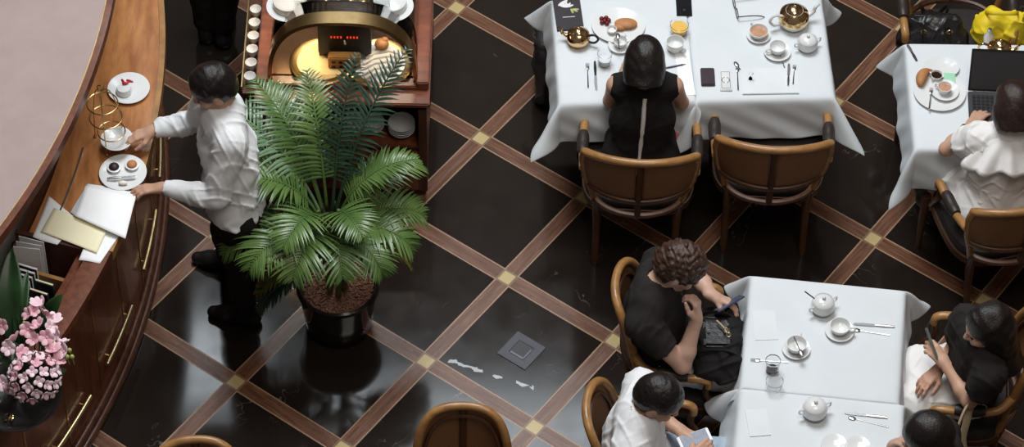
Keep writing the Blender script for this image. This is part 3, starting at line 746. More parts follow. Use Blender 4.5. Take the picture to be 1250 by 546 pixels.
def frond(base, az, elev, L, droop, wid, mat, seed, roll=0.0, npair=34, stiff=0.0):
    """A feather-shaped palm leaf: an arching rib with two rows of narrow leaflets."""
    r = random.Random(seed)
    h = Vector((math.cos(az), math.sin(az), 0))
    pts = []; p = Vector(base); e = elev; K = 24
    for i in range(K + 1):
        pts.append(p.copy()); d = h * math.cos(e) + Vector((0, 0, math.sin(e))); p = p + d * (L / K); e -= droop / K * (0.4 + 1.6 * i / K)
    b = MB()
    b.tube(pts, [0.0075 * (1 - 0.8 * i / K) + 0.001 for i in range(K + 1)], 6)
    side0 = h.cross(Vector((0, 0, 1)))
    start = 0.24
    for i in range(npair):
        t = start + (1 - start) * (i + 0.3) / npair
        f = t * K; i0 = min(int(f), K - 1); q = pts[i0].lerp(pts[i0 + 1], f - i0)
        tg = (pts[i0 + 1] - pts[i0]).normalized()
        up = side0.cross(tg).normalized()
        prof = math.sin(PI * (0.18 + 0.80 * (t - start) / (1 - start))) ** 0.7
        for sg in (-1, 1):
            ln = wid * prof * r.uniform(0.88, 1.08)
            sd = side0 * sg
            fw = 0.45 + 0.9 * (t - start) + r.uniform(-0.14, 0.14)
            dirv = (sd * 1.0 + tg * fw + up * (0.30 + r.uniform(-0.1, 0.1) + roll * sg)).normalized()
            w = 0.0074 * (0.5 + 0.6 * prof)
            c = []; pp = q.copy(); dv = dirv.copy()
            for k in range(5):
                c.append(pp.copy()); pp = pp + dv * (ln / 4); dv = (dv + Vector((0, 0, -0.22 + stiff))).normalized()
            wv = tg.cross(dirv).cross(dirv).normalized()
            nv = dirv.cross(wv).normalized()
            vs, fs = [], []
            for k, ww in enumerate((0.35, 1.0, 0.9, 0.6, 0.06)):
                vs += [c[k] + wv * (w * ww), c[k] + nv * (w * 0.35 * ww), c[k] - wv * (w * ww)]
            for k in range(4):
                for j in range(2): fs.append((k * 3 + j, k * 3 + j + 1, k * 3 + j + 4, k * 3 + j + 3))
            b.add(vs, fs)
    b.build('frond', mat, pm_, sharp=2.0)
def toward(px, py, z):
    q = P(px, py, z); return math.atan2(q.y - PY, q.x - PX)
FR = [  # azimuth deg, elevation deg, length, droop, leaflet length, material, base height
    (168, 58, 0.60, 1.5, 0.17, 'leaf', 0.72), (150, 68, 0.78, 1.25, 0.18, 'leaf_pale', 0.76), (130, 70, 0.74, 1.05, 0.17, 'leaf', 0.76),
    (52, 70, 0.90, 0.75, 0.14, 'leaf_dark', 0.74), (70, 80, 0.84, 0.6, 0.12, 'leaf_dark', 0.74), (30, 60, 0.56, 1.7, 0.16, 'leaf', 0.70),
    (6, 50, 0.50, 1.9, 0.16, 'leaf', 0.66), (-20, 54, 0.48, 2.1, 0.16, 'leaf', 0.66), (-48, 60, 0.46, 2.2, 0.16, 'leaf', 0.64),
    (-78, 66, 0.48, 2.0, 0.20, 'leaf', 0.68), (-108, 62, 0.52, 1.9, 0.20, 'leaf', 0.70), (-134, 58, 0.56, 1.8, 0.20, 'leaf', 0.68),
    (-157, 52, 0.58, 1.8, 0.16, 'leaf', 0.64), (178, 42, 0.54, 2.0, 0.15, 'leaf_dark', 0.62), (-166, 34, 0.46, 2.1, 0.15, 'leaf_gold', 0.56),
    (140, 50, 0.70, 1.4, 0.16, 'leaf_pale', 0.70), (104, 80, 0.70, 1.1, 0.16, 'leaf', 0.78), (-60, 80, 0.46, 1.7, 0.16, 'leaf', 0.74),
    (-174, 74, 0.58, 1.6, 0.17, 'leaf', 0.76), (14, 74, 0.56, 1.4, 0.14, 'leaf', 0.74), (-6, 34, 0.44, 2.2, 0.14, 'leaf_gold', 0.58),
    (-146, 22, 0.42, 1.6, 0.10, 'leaf_dark', 0.42), (-158, 30, 0.42, 2.0, 0.10, 'leaf_gold', 0.42), (118, 60, 0.74, 1.2, 0.15, 'leaf_pale', 0.72),
    (-118, 76, 0.50, 1.9, 0.17, 'leaf', 0.74),
]
for k, (az, el, L_, dr, wd, mt, z0) in enumerate(FR):
    a = R(az); frond((-0.03 + 0.045 * math.cos(a), 0.03 + 0.045 * math.sin(a), z0), a, R(el), L_, dr, wd, mt, 100 + k, npair=28)

# ------------------------------------------------------------------ small things: builders
TZ = TT + 0.0045                                          # the top of a tablecloth
def plate_prof(r): return [(0, 0.003), (r * 0.6, 0.0), (r * 0.64, 0.003), (r, 0.016), (r * 1.0, 0.019), (r * 0.97, 0.019), (r * 0.62, 0.008), (0, 0.007)]
def plate(px, py, r, label, z=TZ, group=None, sx=1.0, rz=0.0, cat='plate', name='plate'):
    c = P(px, py, z + 0.015); o = MB().lathe(plate_prof(r), 40, sx=sx).build(name, 'china', loc=(c.x, c.y, z)); o.rotation_euler = (0, 0, rz)
    return tag(o, label, cat, group)
def cup_saucer(px, py, label, slabel, rz=0.0, liquid=None, rs=0.062, rc=0.040, hc=0.048):
    c = P(px, py, TZ + 0.02)
    s = MB().lathe(plate_prof(rs), 36).build('saucer', 'china', loc=(c.x, c.y, TZ)); tag(s, slabel, 'saucer', 'saucers on the tables')
    t = thing('cup', label, 'cup', (c.x, c.y, TZ + 0.0085), rz, 'cups on the tables')
    b = MB(); r, h = rc, hc
    b.lathe([(0, 0.003), (r * 0.5, 0), (r * 0.55, 0.004), (r * 0.85, h * 0.4), (r, h), (r * 0.95, h), (r * 0.8, h * 0.42), (r * 0.45, 0.008), (0, 0.008)], 28); b.build('bowl', 'china', t)
    b = MB(); b.tube(catmull([(r * 0.9, 0, h * 0.8), (r * 1.35, 0, h * 0.85), (r * 1.5, 0, h * 0.55), (r * 1.2, 0, h * 0.3), (r * 0.8, 0, h * 0.35)], 5), 0.0042, 6); b.build('handle', 'china', t)
    if liquid: MB().lathe([(0, h * 0.66), (r * 0.86, h * 0.66)], 24).build('drink', liquid, t)
    return t
def spoon_mesh(L=0.14):
    b = MB(); b.tube([(0, -L / 2, 0.004), (0, L * 0.18, 0.003), (0, L * 0.28, 0.004)], [0.0032, 0.0022, 0.002], 6); b.ball((0, L * 0.38, 0.005), (0.011, 0.018, 0.003), 12, 6); return b
def fork_mesh(L=0.19):
    b = MB(); b.tube([(0, -L / 2, 0.004), (0, L * 0.15, 0.003), (0, L * 0.26, 0.004)], [0.004, 0.0025, 0.0025], 6)
    b.ball((0, L * 0.30, 0.004), (0.009, 0.014, 0.0022), 10, 5)
    for x in (-0.0072, -0.0024, 0.0024, 0.0072): b.tube([(x, L * 0.32, 0.004), (x, L * 0.42, 0.004), (x, L * 0.5, 0.006)], [0.0016, 0.0014, 0.0008], 5)
    return b
def flat(name, meshfn, mat, px0, py0, px1, py1, label, cat, z=TZ, group=None):
    """Lay a utensil from the handle end (px0, py0) to the tip (px1, py1)."""
    a, c = P(px0, py0, z), P(px1, py1, z); m = (a + c) / 2; L = (c - a).length
    o = meshfn(L).build(name, mat, loc=(m.x, m.y, z)); o.rotation_euler = (0, 0, math.atan2(c.y - a.y, c.x - a.x) - PI / 2)
    return tag(o, label, cat, group)
def knife(px0, py0, px1, py1, label, hmat='steel', z=TZ):
    a, c = P(px0, py0, z), P(px1, py1, z); m = (a + c) / 2; L = (c - a).length
    t = thing('table_knife', label, 'knife', (m.x, m.y, z), math.atan2(c.y - a.y, c.x - a.x) - PI / 2, 'table knives')
    b = MB(); b.tube([(0, -L / 2, 0.005), (0, -L * 0.25, 0.006), (0, -L * 0.02, 0.005)], [0.005, 0.007, 0.0045], 8); b.build('handle', hmat, t)
    b = MB(); b.prism([(-0.006, -L * 0.02), (0.006, -L * 0.02), (0.008, L * 0.25), (0.005, L * 0.46), (-0.002, L / 2), (-0.006, L * 0.42)], 0.004, 0.0055); b.build('blade', 'steel', t, smooth=False)
    return t
CUT = 'cutlery on the tables'
def fork(*a): return flat('fork', fork_mesh, 'steel', *a, 'fork', TZ, CUT)
def spoon(*a, z=TZ): return flat('spoon', spoon_mesh, 'steel', *a, 'spoon', z, CUT)
def teapot(px, py, r, label, mat, az, hmat=None, knob='gold', z=TZ, spm=None, lidm=None):
    c = P(px, py, z + r * 0.8); t = thing('teapot', label, 'teapot', (c.x, c.y, z), az, 'teapots on the tables')
    b = MB(); b.lathe([(0, 0.002), (r * 0.6, 0), (r * 0.66, 0.006), (r * 0.95, r * 0.45), (r, r * 0.8), (r * 0.9, r * 1.2), (r * 0.55, r * 1.48), (r * 0.5, r * 1.5), (0, r * 1.5)], 36); b.build('pot_body', mat, t)
    b = MB(); b.lathe([(r * 0.56, r * 1.47), (r * 0.52, r * 1.55), (r * 0.3, r * 1.68), (r * 0.1, r * 1.74), (0, r * 1.75)], 30); ld = b.build('lid', lidm or mat, t)
    b = MB(); b.ball((0, 0, r * 1.83), r * 0.13, 12, 8); b.build('knob', knob, ld)
    b = MB(); b.tube(catmull([(r * 0.85, 0, r * 0.6), (r * 1.35, 0, r * 0.85), (r * 1.5, 0, r * 1.25), (r * 1.75, 0, r * 1.45)], 5), [r * 0.2] * 3 + [r * 0.16] * 4 + [r * 0.12] * 5 + [r * 0.09] * 4, 10); b.build('spout', spm or mat, t)
    b = MB(); b.tube(catmull([(-r * 0.85, 0, r * 1.2), (-r * 1.4, 0, r * 1.4), (-r * 1.7, 0, r * 1.0), (-r * 1.4, 0, r * 0.5), (-r * 0.92, 0, r * 0.45)], 6), r * 0.10, 8); b.build('handle', hmat or mat, t)
    return t
def sugar_pot(px, py, r, label, z=TZ, spoon_=False, az=0.0):
    c = P(px, py, z + r); t = thing('sugar_pot', label, 'sugar pot', (c.x, c.y, z), az, 'white lidded pots')
    b = MB(); b.lathe([(0, 0.002), (r * 0.6, 0), (r * 0.66, 0.004), (r * 0.96, r * 0.5), (r, r * 0.9), (r * 0.86, r * 1.3), (0, r * 1.3)], 32); b.build('pot_body', 'china', t)
    b = MB(); b.lathe([(r * 0.9, r * 1.29), (r * 0.86, r * 1.38), (r * 0.5, r * 1.62), (0, r * 1.70)], 28); ld = b.build('lid', 'china', t)
    MB().ball((0, 0, r * 1.80), r * 0.17, 12, 8).build('knob', 'china', ld)
    for sg in (-1, 1):
        b = MB(); b.tube(catmull([(sg * r * 0.93, 0, r * 1.1), (sg * r * 1.3, 0, r * 1.15), (sg * r * 1.3, 0, r * 0.75), (sg * r * 0.96, 0, r * 0.65)], 5), r * 0.08, 6); b.build('handle', 'china', t)
    if spoon_:
        b = MB(); b.tube([(-r * 0.5, r * 0.5, r * 1.35), (-r * 1.1, r * 1.3, r * 1.9)], 0.003, 6); b.build('serving_spoon', 'black', t)
    return t
def slab(name, pxs, h, mat, label, cat, z=TZ, bev=0.0, extra=None):
    """A thin rectangular thing whose front-left, front-right and back-left corners show at pxs."""
    a, c, d = (P(*p, z) for p in pxs)
    rz = math.atan2(c.y - a.y, c.x - a.x); w = (c - a).length; l = abs((d - a).dot(Vector((-math.sin(rz), math.cos(rz), 0))))
    m = a + (c - a) / 2 + Vector((-math.sin(rz), math.cos(rz), 0)) * (l / 2)
    t = thing(name, label, cat, (m.x, m.y, z), rz)
    b = MB(); b.box((0, 0, h / 2), (w, l, h), bev=bev); b.build('body' if extra else name + '_body', mat, t, smooth=bev > 0)
    return t, w, l
def tumbler(px, py, r, h, label, z=TZ, fill=None, fh=0.5):
    c = P(px, py, z + h / 2); t = thing('glass_tumbler', label, 'glass', (c.x, c.y, z))
    MB().lathe([(0, 0.0), (r * 0.8, 0.0), (r, h), (r * 0.94, h), (r * 0.75, 0.008), (0, 0.008)], 28).build('glass_wall', 'glass', t)
    if fill: MB().lathe([(0, 0.009), (r * 0.74, 0.009), (r * (0.75 + 0.19 * fh), h * fh), (0, h * fh)], 24).build('drink', fill, t)
    return t

# ------------------------------------------------------------------ the two joined tables with the woman in the black zip top
t, w, l = slab('menu_book', ((680, 39), (713, 37), (677, -8)), 0.012, 'menu_dark', 'dark menu booklet with a white and green flower on its cover', 'menu', bev=0.002, extra=1)
b = MB()
for k in range(5):
    a = R(20 + k * 34); b.ball((-0.004 + 0.018 * math.cos(a), 0.022 + 0.014 * math.sin(a), 0.0125), (0.020, 0.007, 0.0012), 10, 5, rot=Matrix.Rotation(a, 3, 'Z'))
b.ball((-0.02, 0.05, 0.0125), (0.032, 0.010, 0.0012), 10, 5, rot=Matrix.Rotation(R(35), 3, 'Z')); b.build('flower_print', 'china', t)
b = MB()
for a, r in ((-40, 0.026), (-75, 0.022), (-5, 0.024)):
    b.ball((0.014 + r * math.cos(R(a)), 0.004 + 0.012 * math.sin(R(a)), 0.0125), (0.018, 0.006, 0.0012), 10, 5, rot=Matrix.Rotation(R(a), 3, 'Z'))
b.build('leaf_print', 'bud', t)
MB().box((0, -0.045, 0.0122), (0.06, 0.004, 0.0006)).build('title_line', 'china', t, smooth=False)
teapot(706, 45, 0.058, 'round gold teapot with a black handle beside the dark menu', 'gold', R(165), hmat='black')
plate(755, 31, 0.118, 'oval white plate of pastry and berries in front of the woman in black', sx=1.1)
z1 = TZ + 0.008
q = P(738, 26, z1 + 0.01)
for k, (dx, dy) in enumerate(((0, 0), (0.02, 0.006), (-0.014, 0.016), (0.008, 0.022), (0.012, -0.014), (-0.012, -0.008))):
    o = MB().ball((0, 0, 0.011), 0.012, 12, 8).build('berry', 'berry', loc=(q.x + dx, q.y + dy, z1)); tag(o, 'dark red berry on the oval plate of the woman in black', 'berry', 'berries on the oval plate')
q = P(764, 30, z1 + 0.01); o = MB(); o.ball((0, 0, 0.018), (0.056, 0.034, 0.018), 18, 10); o.ball((-0.03, -0.02, 0.014), (0.03, 0.022, 0.014)); o = o.build('pastry', 'bread', loc=(q.x, q.y, z1)); tag(o, 'flat brown pastry on the oval plate of the woman in black', 'pastry')
q = P(747, 38, z1 + 0.01); o = cup_mesh(0.024, 0.026, False).build('sauce_dish', 'china', loc=(q.x, q.y, z1)); tag(o, 'tiny white sauce dish on the oval plate beside the pastry', 'dish')
cup_saucer(757, 54, 'white cup next to the head of the woman in black', 'saucer under the cup next to the head of the woman in black', R(60), None, 0.058, 0.034, 0.040)
spoon(756, 62, 754, 42, 'small spoon across the cup next to the woman in black', z=TZ + 0.051)
tumbler(738, 72, 0.036, 0.075, 'clear glass milk jug left of the woman in black', fill='napkin', fh=0.55)
fork(718, 108, 717, 78, 'steel fork left of the dark handled knife by the woman in black')
knife(726, 76, 728, 111, 'knife with a black handle beside the woman in black', 'black')
tumbler(829, 35, 0.046, 0.060, 'glass of yellow juice in front of the white cup', fill='juice', fh=0.7)
c = P(824, 56, TZ + 0.03); t = thing('cup', 'white cup right of the head of the woman in black', 'cup', (c.x, c.y, TZ), R(-40), 'cups on the tables')
MB().lathe([(0, 0.003), (0.026, 0), (0.040, 0.03), (0.044, 0.062), (0.041, 0.062), (0.037, 0.03), (0, 0.008)], 28).build('bowl', 'china', t)
MB().tube(catmull([(0.040, 0, 0.05), (0.060, 0, 0.052), (0.062, 0, 0.03), (0.038, 0, 0.02)], 5), 0.0045, 6).build('handle', 'china', t)
t, w, l = slab('pocket_phone', ((826, 20), (845, 20), (827, -8)), 0.009, 'dark_glass', 'black phone at the far edge of the joined tables', 'phone', bev=0.002, extra=1)
MB().lathe([(0, 0.0096), (0.006, 0.0096), (0.006, 0.009)], 16, T=Matrix.Translation((0.0, -w * 0.55, 0))).build('button', 'dark_grey', t)
a_, c_ = P(812, 84, TZ), P(838, 79, TZ); m_ = (a_ + c_) / 2
t = thing('pen', 'dark blue pen right of the woman in black', 'pen', (m_.x, m_.y, TZ), math.atan2(c_.y - a_.y, c_.x - a_.x))
MB().tube([(-0.05, 0, 0.005), (0.035, 0, 0.005)], 0.0045, 8).build('barrel', 'phone_blue', t); MB().tube([(0.035, 0, 0.005), (0.052, 0, 0.004)], [0.0045, 0.001], 8).build('tip', 'steel', t)
t, w, l = slab('place_mat', ((832, 117), (849, 116), (836, 62)), 0.0022, 'paper', 'white paper mat right of the woman in black', 'place mat')
# eyeglasses
c = P(898, 14, TZ)
t = thing('eyeglasses', 'dark rimmed pair of glasses on the cloth near the far edge', 'glasses', (c.x, c.y, TZ), R(100))
for x in (-0.036, 0.036):
    b = MB(); b.tube([(x + 0.028 * math.cos(2 * PI * k / 20), 0.002, 0.024 + 0.022 * math.sin(2 * PI * k / 20)) for k in range(20)], 0.0022, 6, closed=True); b.build('rim', 'wallet', t)
b = MB(); b.tube(catmull([(-0.009, 0.002, 0.028), (0, 0.004, 0.032), (0.009, 0.002, 0.028)], 4), 0.002, 6); b.build('bridge', 'wallet', t)
for x in (-0.065, 0.065):
    b = MB(); b.tube(catmull([(x, 0.002, 0.03), (x * 1.02, -0.07, 0.028), (x, -0.11, 0.018), (x * 0.95, -0.13, 0.004)], 5), 0.0028, 6); b.build('temple', 'wallet', t)
cup_saucer(926, 42, 'white cup with brown dregs left of the gold round teapot', 'saucer left of the gold round teapot', R(120), 'latte', 0.058, 0.046, 0.040)
cup_saucer(949, 62, 'white cup in front of the gold round teapot', 'saucer in front of the gold round teapot', R(200), None, 0.066, 0.040, 0.046)
spoon(958, 84, 952, 68, 'short dark spoon leaning off the saucer near the gold round teapot')
teapot(969, 21, 0.074, 'large gold round teapot with a white spout and handle', 'china', R(20), knob='gold', lidm='gold', spm='china')
tp = [o for o in COL.objects if o.name.startswith('teapot')][-1]
b = MB(); r = 0.074; b.lathe([(r * 0.985, r * 0.62), (r * 1.015, r * 0.8), (r * 0.93, r * 1.2), (r * 0.58, r * 1.48)], 36); b.build('gold_cosy', 'gold', tp)
sugar_pot(986, 51, 0.050, 'white lidded pot near the right corner of the joined tables', az=R(200))
slab('leather_wallet', ((856, 106), (873, 106), (857, 85)), 0.016, 'wallet', 'dark plum wallet beside the silver patterned card case', 'wallet', bev=0.004)
t, w, l = slab('card_case', ((879, 112), (894, 112), (879, 87)), 0.010, 'phone_white', 'silver patterned card case beside the dark wallet', 'card case', bev=0.003, extra=1)
b = MB(); b.tube([(0.018 * math.cos(2 * PI * k / 20), 0.018 * math.sin(2 * PI * k / 20), 0.0105) for k in range(20)], 0.0016, 5, closed=True)
for sy in (-1, 1): b.box((0, sy * l * 0.40, 0.0104), (w * 0.7, 0.0025, 0.001))
for sx in (-1, 1): b.box((sx * w * 0.35, 0, 0.0104), (0.0025, l * 0.8, 0.001))
b.build('pattern', 'steel', t)
fork(901, 111, 900, 80, 'steel fork between the silver card case and the folded napkin')
spoon(904, 86, 898, 78, 'stubby dark tipped spoon above the fork by the card case')
t, w, l = slab('folded_napkin', ((906, 116), (976, 115), (912, 84)), 0.004, 'napkin', 'folded white napkin in front of the empty chair', 'napkin')
MB().box((0, -l / 2 + 0.006, 0.006), (w * 0.98, 0.014, 0.006), bev=0.002).build('rolled_edge', 'napkin', t)
c = P(916, 97, TZ)
o = MB(); o.lathe([(0, 0.0), (0.010, 0.0), (0.003, 0.02), (0.012, 0.04), (0, 0.05)], 14); o = o.build('glass_stopper', 'glass', loc=(c.x, c.y, TZ + 0.004)); tag(o, 'small clear glass ornament on the folded napkin', 'ornament')
fork(968, 104, 970, 80, 'fork right of the folded napkin in front of the empty chair')
knife(962, 106, 963, 78, 'steel knife right of the folded napkin in front of the empty chair')

# ------------------------------------------------------------------ the laptop table
knife(1119, 75, 1107, 54, 'dark handled knife at the corner of the laptop table', 'wallet')
plate(1147, 112, 0.125, 'large round white plate with croissant on the laptop table')
z2 = TZ + 0.008
q = P(1130, 97, z2 + 0.015)
b = MB(); b.tube(catmull([(-0.03, -0.045, 0.016), (-0.022, 0.0, 0.022), (0.0, 0.035, 0.022), (0.035, 0.05, 0.014)], 6), [0.010, 0.014, 0.018, 0.021, 0.023, 0.025, 0.026, 0.027, 0.027, 0.026, 0.025, 0.023, 0.021, 0.019, 0.016, 0.013, 0.011, 0.009, 0.007], 12)
o = b.build('croissant', 'bread', loc=(q.x, q.y, z2 + 0.006)); tag(o, 'golden brown croissant on the left side of the large plate', 'croissant')
def small_cup(px, py, r, h, z, label, fill, mat='china'):
    c = P(px, py, z + h / 2); t = thing('cup', label, 'cup', (c.x, c.y, z), R(150), 'cups on the tables')
    MB().lathe([(0, 0.003), (r * 0.6, 0), (r, h), (r * 0.93, h), (r * 0.6, 0.008), (0, 0.008)], 28).build('bowl', mat, t)
    MB().lathe([(0, h * 0.78), (r * 0.88, h * 0.78)], 24).build('drink', fill, t)
    MB().tube(catmull([(r * 0.95, 0, h * 0.8), (r * 1.4, 0, h * 0.8), (r * 1.3, 0, h * 0.35), (r * 0.8, 0, h * 0.3)], 5), 0.004, 6).build('handle', mat, t)
small_cup(1143, 94, 0.030, 0.038, z2, 'small cup of black coffee beside the croissant', 'coffee')
t, w, l = slab('paper_card', ((1152, 101), (1166, 102), (1151, 89)), 0.003, 'green', 'mint green card on the large plate beside the coffee', 'card', z=z2 + 0.012)
o = MB().lathe(plate_prof(0.068), 36).build('saucer', 'china', loc=(P(1153, 113, z2).x, P(1153, 113, z2).y, z2)); tag(o, 'saucer stacked on the large plate on the laptop table', 'saucer', 'saucers on the tables')
small_cup(1153, 109, 0.034, 0.040, z2 + 0.0085, 'cup of milky coffee on the large plate', 'latte')
flat('fork', fork_mesh, 'steel', 1134, 134, 1137, 108, 'fork resting across the rim of the large plate', 'fork', TZ + 0.022, CUT)
plate(1149, 82, 0.070, 'small white plate behind the croissant plate', sx=1.25)
# the laptop
a, c = P(1181, 152, TZ), P(1181, 115, TZ)
lp = thing('laptop', 'open black laptop with a dark screen', 'laptop', (c.x + 0.165, c.y, TZ), R(-2))
b = MB(); b.box((0, -0.115, 0.009), (0.33, 0.23, 0.016), bev=0.004); kb = b.build('base', 'dark_grey', lp)
b = MB()
for i in range(14):
    for j in range(5): b.box((-0.137 + 0.021 * i, -0.035 - 0.021 * j, 0.0185), (0.017, 0.017, 0.003))
b.build('keyboard', 'black', lp, smooth=False)
MB().box((0, -0.185, 0.0175), (0.10, 0.06, 0.001)).build('touchpad', 'menu_dark', lp, smooth=False)
Tm = Matrix.Translation((0, 0, 0.018)) @ Matrix.Rotation(R(-22), 4, 'X')
b = MB(); b.box((0, 0, 0.112), (0.33, 0.008, 0.222), bev=0.003, T=Tm); sc_ = b.build('lid', 'black', lp)
MB().box((0, -0.0048, 0.114), (0.306, 0.001, 0.192), T=Tm).build('screen', 'dark_glass', sc_, smooth=False)
MB().box((0, -0.0056, 0.1135), (0.312, 0.0008, 0.198), T=Tm).build('bezel', 'dark_grey', sc_, smooth=False)
b = MB(); b.tube([(-0.14, 0.002, 0.016), (0.14, 0.002, 0.016)], 0.007, 8); b.build('hinge', 'steel', lp)
teapot(1220, 60, 0.060, 'gold teapot behind the open laptop', 'gold', R(0))
c = P(1207, 44, TZ + 0.04); t = thing('milk_bottle', 'small white bottle beside the gold teapot behind the laptop', 'bottle', (c.x, c.y, TZ))
MB().lathe([(0, 0), (0.022, 0), (0.024, 0.04), (0.010, 0.062), (0.010, 0.078), (0, 0.078)], 20).build('bottle_body', 'china', t); MB().lathe([(0.011, 0.078), (0.011, 0.088), (0, 0.090)], 16).build('stopper', 'steel', t)

# ------------------------------------------------------------------ the near table
sugar_pot(1005, 371, 0.054, 'white lidded pot with a dark spoon at the far end of the near table', spoon_=True, az=R(30))
cup_saucer(1025, 403, 'white cup beside the knife pair at the far end of the near table', 'saucer beside the knife pair at the far end of the near table', R(-10), None, 0.066, 0.046, 0.046)
knife(1092, 400, 1041, 396, 'upper steel knife on the right side of the near table')
spoon(1086, 410, 1040, 403, 'spoon below the upper knife on the right of the near table')
cup_saucer(972, 425, 'white cup holding a spoon near the dark ringed glass', 'saucer of the cup with a spoon on the near table', R(70), None, 0.064, 0.046, 0.046)
spoon(969, 412, 979, 434, 'steel spoon lying across the cup near the dark ringed glass', z=TZ + 0.058)
t = tumbler(943, 447, 0.034, 0.080, 'stemless glass with a dark ring at the left of the near table', fill=None)
MB().lathe([(0.0345, 0.074), (0.0355, 0.074), (0.0355, 0.081), (0.0345, 0.081)], 28).build('dark_rim', 'steel', t)
MB().lathe([(0, 0.010), (0.026, 0.010), (0.027, 0.020), (0, 0.020)], 24).build('drink', 'wallet', t)
tumbler(945, 470, 0.040, 0.055, 'short clear glass below the dark ringed glass')
fork(962, 443, 916, 440, 'steel fork behind the dark ringed glass on the near table')
t, w, l = slab('folded_napkin', ((922, 416), (950, 415), (925, 380)), 0.003, 'napkin', 'flat white napkin on the far left of the near table', 'napkin')
sugar_pot(995, 498, 0.056, 'white lidded pot in the middle of the near table', az=R(20))
knife(1083, 511, 1030, 505, 'lower steel knife near the bottom right of the near table')
spoon(1084, 522, 1034, 510, 'spoon below the lower knife near the bottom right')
t, w, l = slab('folded_napkin', ((915, 534), (941, 532), (905, 502)), 0.005, 'napkin', 'folded white napkin at the lower left of the near table', 'napkin')
plate(1018, 543, 0.058, 'small white plate at the bottom edge of the near table')
plate(1047, 545, 0.055, 'second small plate at the bottom edge of the near table, by the lower spoon')

# ------------------------------------------------------------------ things on the bar
LZ = 1.005 + 0.0455
def on_bar(name, px, py, z, label, cat, rz=0.0, group=None):
    c = P(px, py, z); return thing(name, label, cat, (c.x, c.y, z), rz, group)
c = P(157, 107, LZ + 0.02)
o = MB().lathe(plate_prof(0.098), 40).build('plate', 'china', loc=(c.x, c.y, LZ)); tag(o, 'white plate with a red garnished cake on the bar ledge', 'plate', 'plates on the bar')
t = thing('small_cake', 'small white cake with a red garnish on the farthest bar plate', 'cake', (c.x - 0.02, c.y - 0.02, LZ + 0.008))
MB().lathe([(0, 0), (0.034, 0), (0.036, 0.02), (0.030, 0.034), (0, 0.036)], 24).build('cake_body', 'china', t)
for k, (dx, dy, a) in enumerate(((0.012, 0.022, 30), (-0.004, 0.030, 120), (0.026, 0.034, -20))):
    MB().ball((dx, dy, 0.042), (0.020, 0.007, 0.006), 10, 6, rot=Matrix.Rotation(R(a), 3, 'Z')).build('garnish', 'red', t)
# wire tea stand
c = P(131, 176, LZ)
st = thing('tea_stand', 'brass wire tea stand with spiral rings on the bar ledge', 'tea stand', (c.x, c.y, LZ), R(-20))
for z, r, dx in ((0.10, 0.062, 0.03), (0.19, 0.074, 0.01), (0.28, 0.070, 0.0)):
    b = MB(); b.tube([(dx + r * math.cos(2 * PI * k / 32), r * math.sin(2 * PI * k / 32), z) for k in range(32)], 0.0032, 8, closed=True); b.build('ring', 'brass', st)
for x, y in ((-0.066, 0.02), (0.03, -0.066), (0.05, 0.066)):
    b = MB(); b.tube(catmull([(x * 1.05, y, 0.006), (x, y, 0.10), (x * 0.9, y * 0.95, 0.20), (x * 0.5, y * 0.5, 0.34), (0, 0, 0.37)], 6), 0.003, 8); b.ball((x * 1.05, y, 0.007), 0.008, 10, 6); b.build('upright', 'brass', st)
b = MB(); b.tube([(0.016 * math.cos(2 * PI * k / 20), 0, 0.385 + 0.016 * math.sin(2 * PI * k / 20)) for k in range(20)], 0.003, 6, closed=True); b.build('carry_ring', 'brass', st)
c = P(143, 173, LZ + 0.05)
o = MB().lathe([(0, 0.003), (0.045, 0), (0.05, 0.004), (0.070, 0.024), (0.074, 0.027), (0.068, 0.026), (0.046, 0.010), (0, 0.009)], 36).build('plate', 'china', loc=(c.x, c.y, LZ + 0.045)); tag(o, 'white plate on the lowest ring of the wire tea stand, under the waiter\'s far hand', 'plate', 'plates on the bar')
c = P(150, 210, LZ + 0.02)
o = MB().lathe(plate_prof(0.108), 40).build('plate', 'china', loc=(c.x, c.y, LZ)); tag(o, 'white plate with two small cakes and a knife near the waiter\'s hand', 'plate', 'plates on the bar')
for px, py, mt, lab in ((139, 203, 'wallet', 'dark glazed small cake on the plate in the waiter\'s hand'), (161, 200, 'bread', 'round brown bun on the plate in the waiter\'s hand')):
    q = P(px, py, LZ + 0.03); t = thing('small_cake', lab, 'cake', (q.x, q.y, LZ + 0.008))
    MB().lathe([(0, 0), (0.026, 0), (0.032, 0.016), (0.029, 0.017), (0, 0.014)], 24).build('paper_case', 'china', t)
    MB().ball((0, 0, 0.018), (0.024, 0.024, 0.016)).build('cake_top', mt, t)
knife(131, 219, 167, 216, 'knife lying on the plate in the waiter\'s hand', 'steel', LZ + 0.019)
c = P(150, 222, LZ + 0.03); o = MB().ball((0, 0, 0.012), (0.022, 0.012, 0.010)).build('cream_dollop', 'cake', loc=(c.x, c.y, LZ + 0.010)); tag(o, 'dollop of cream beside the knife on the plate in the waiter\'s hand', 'cream')
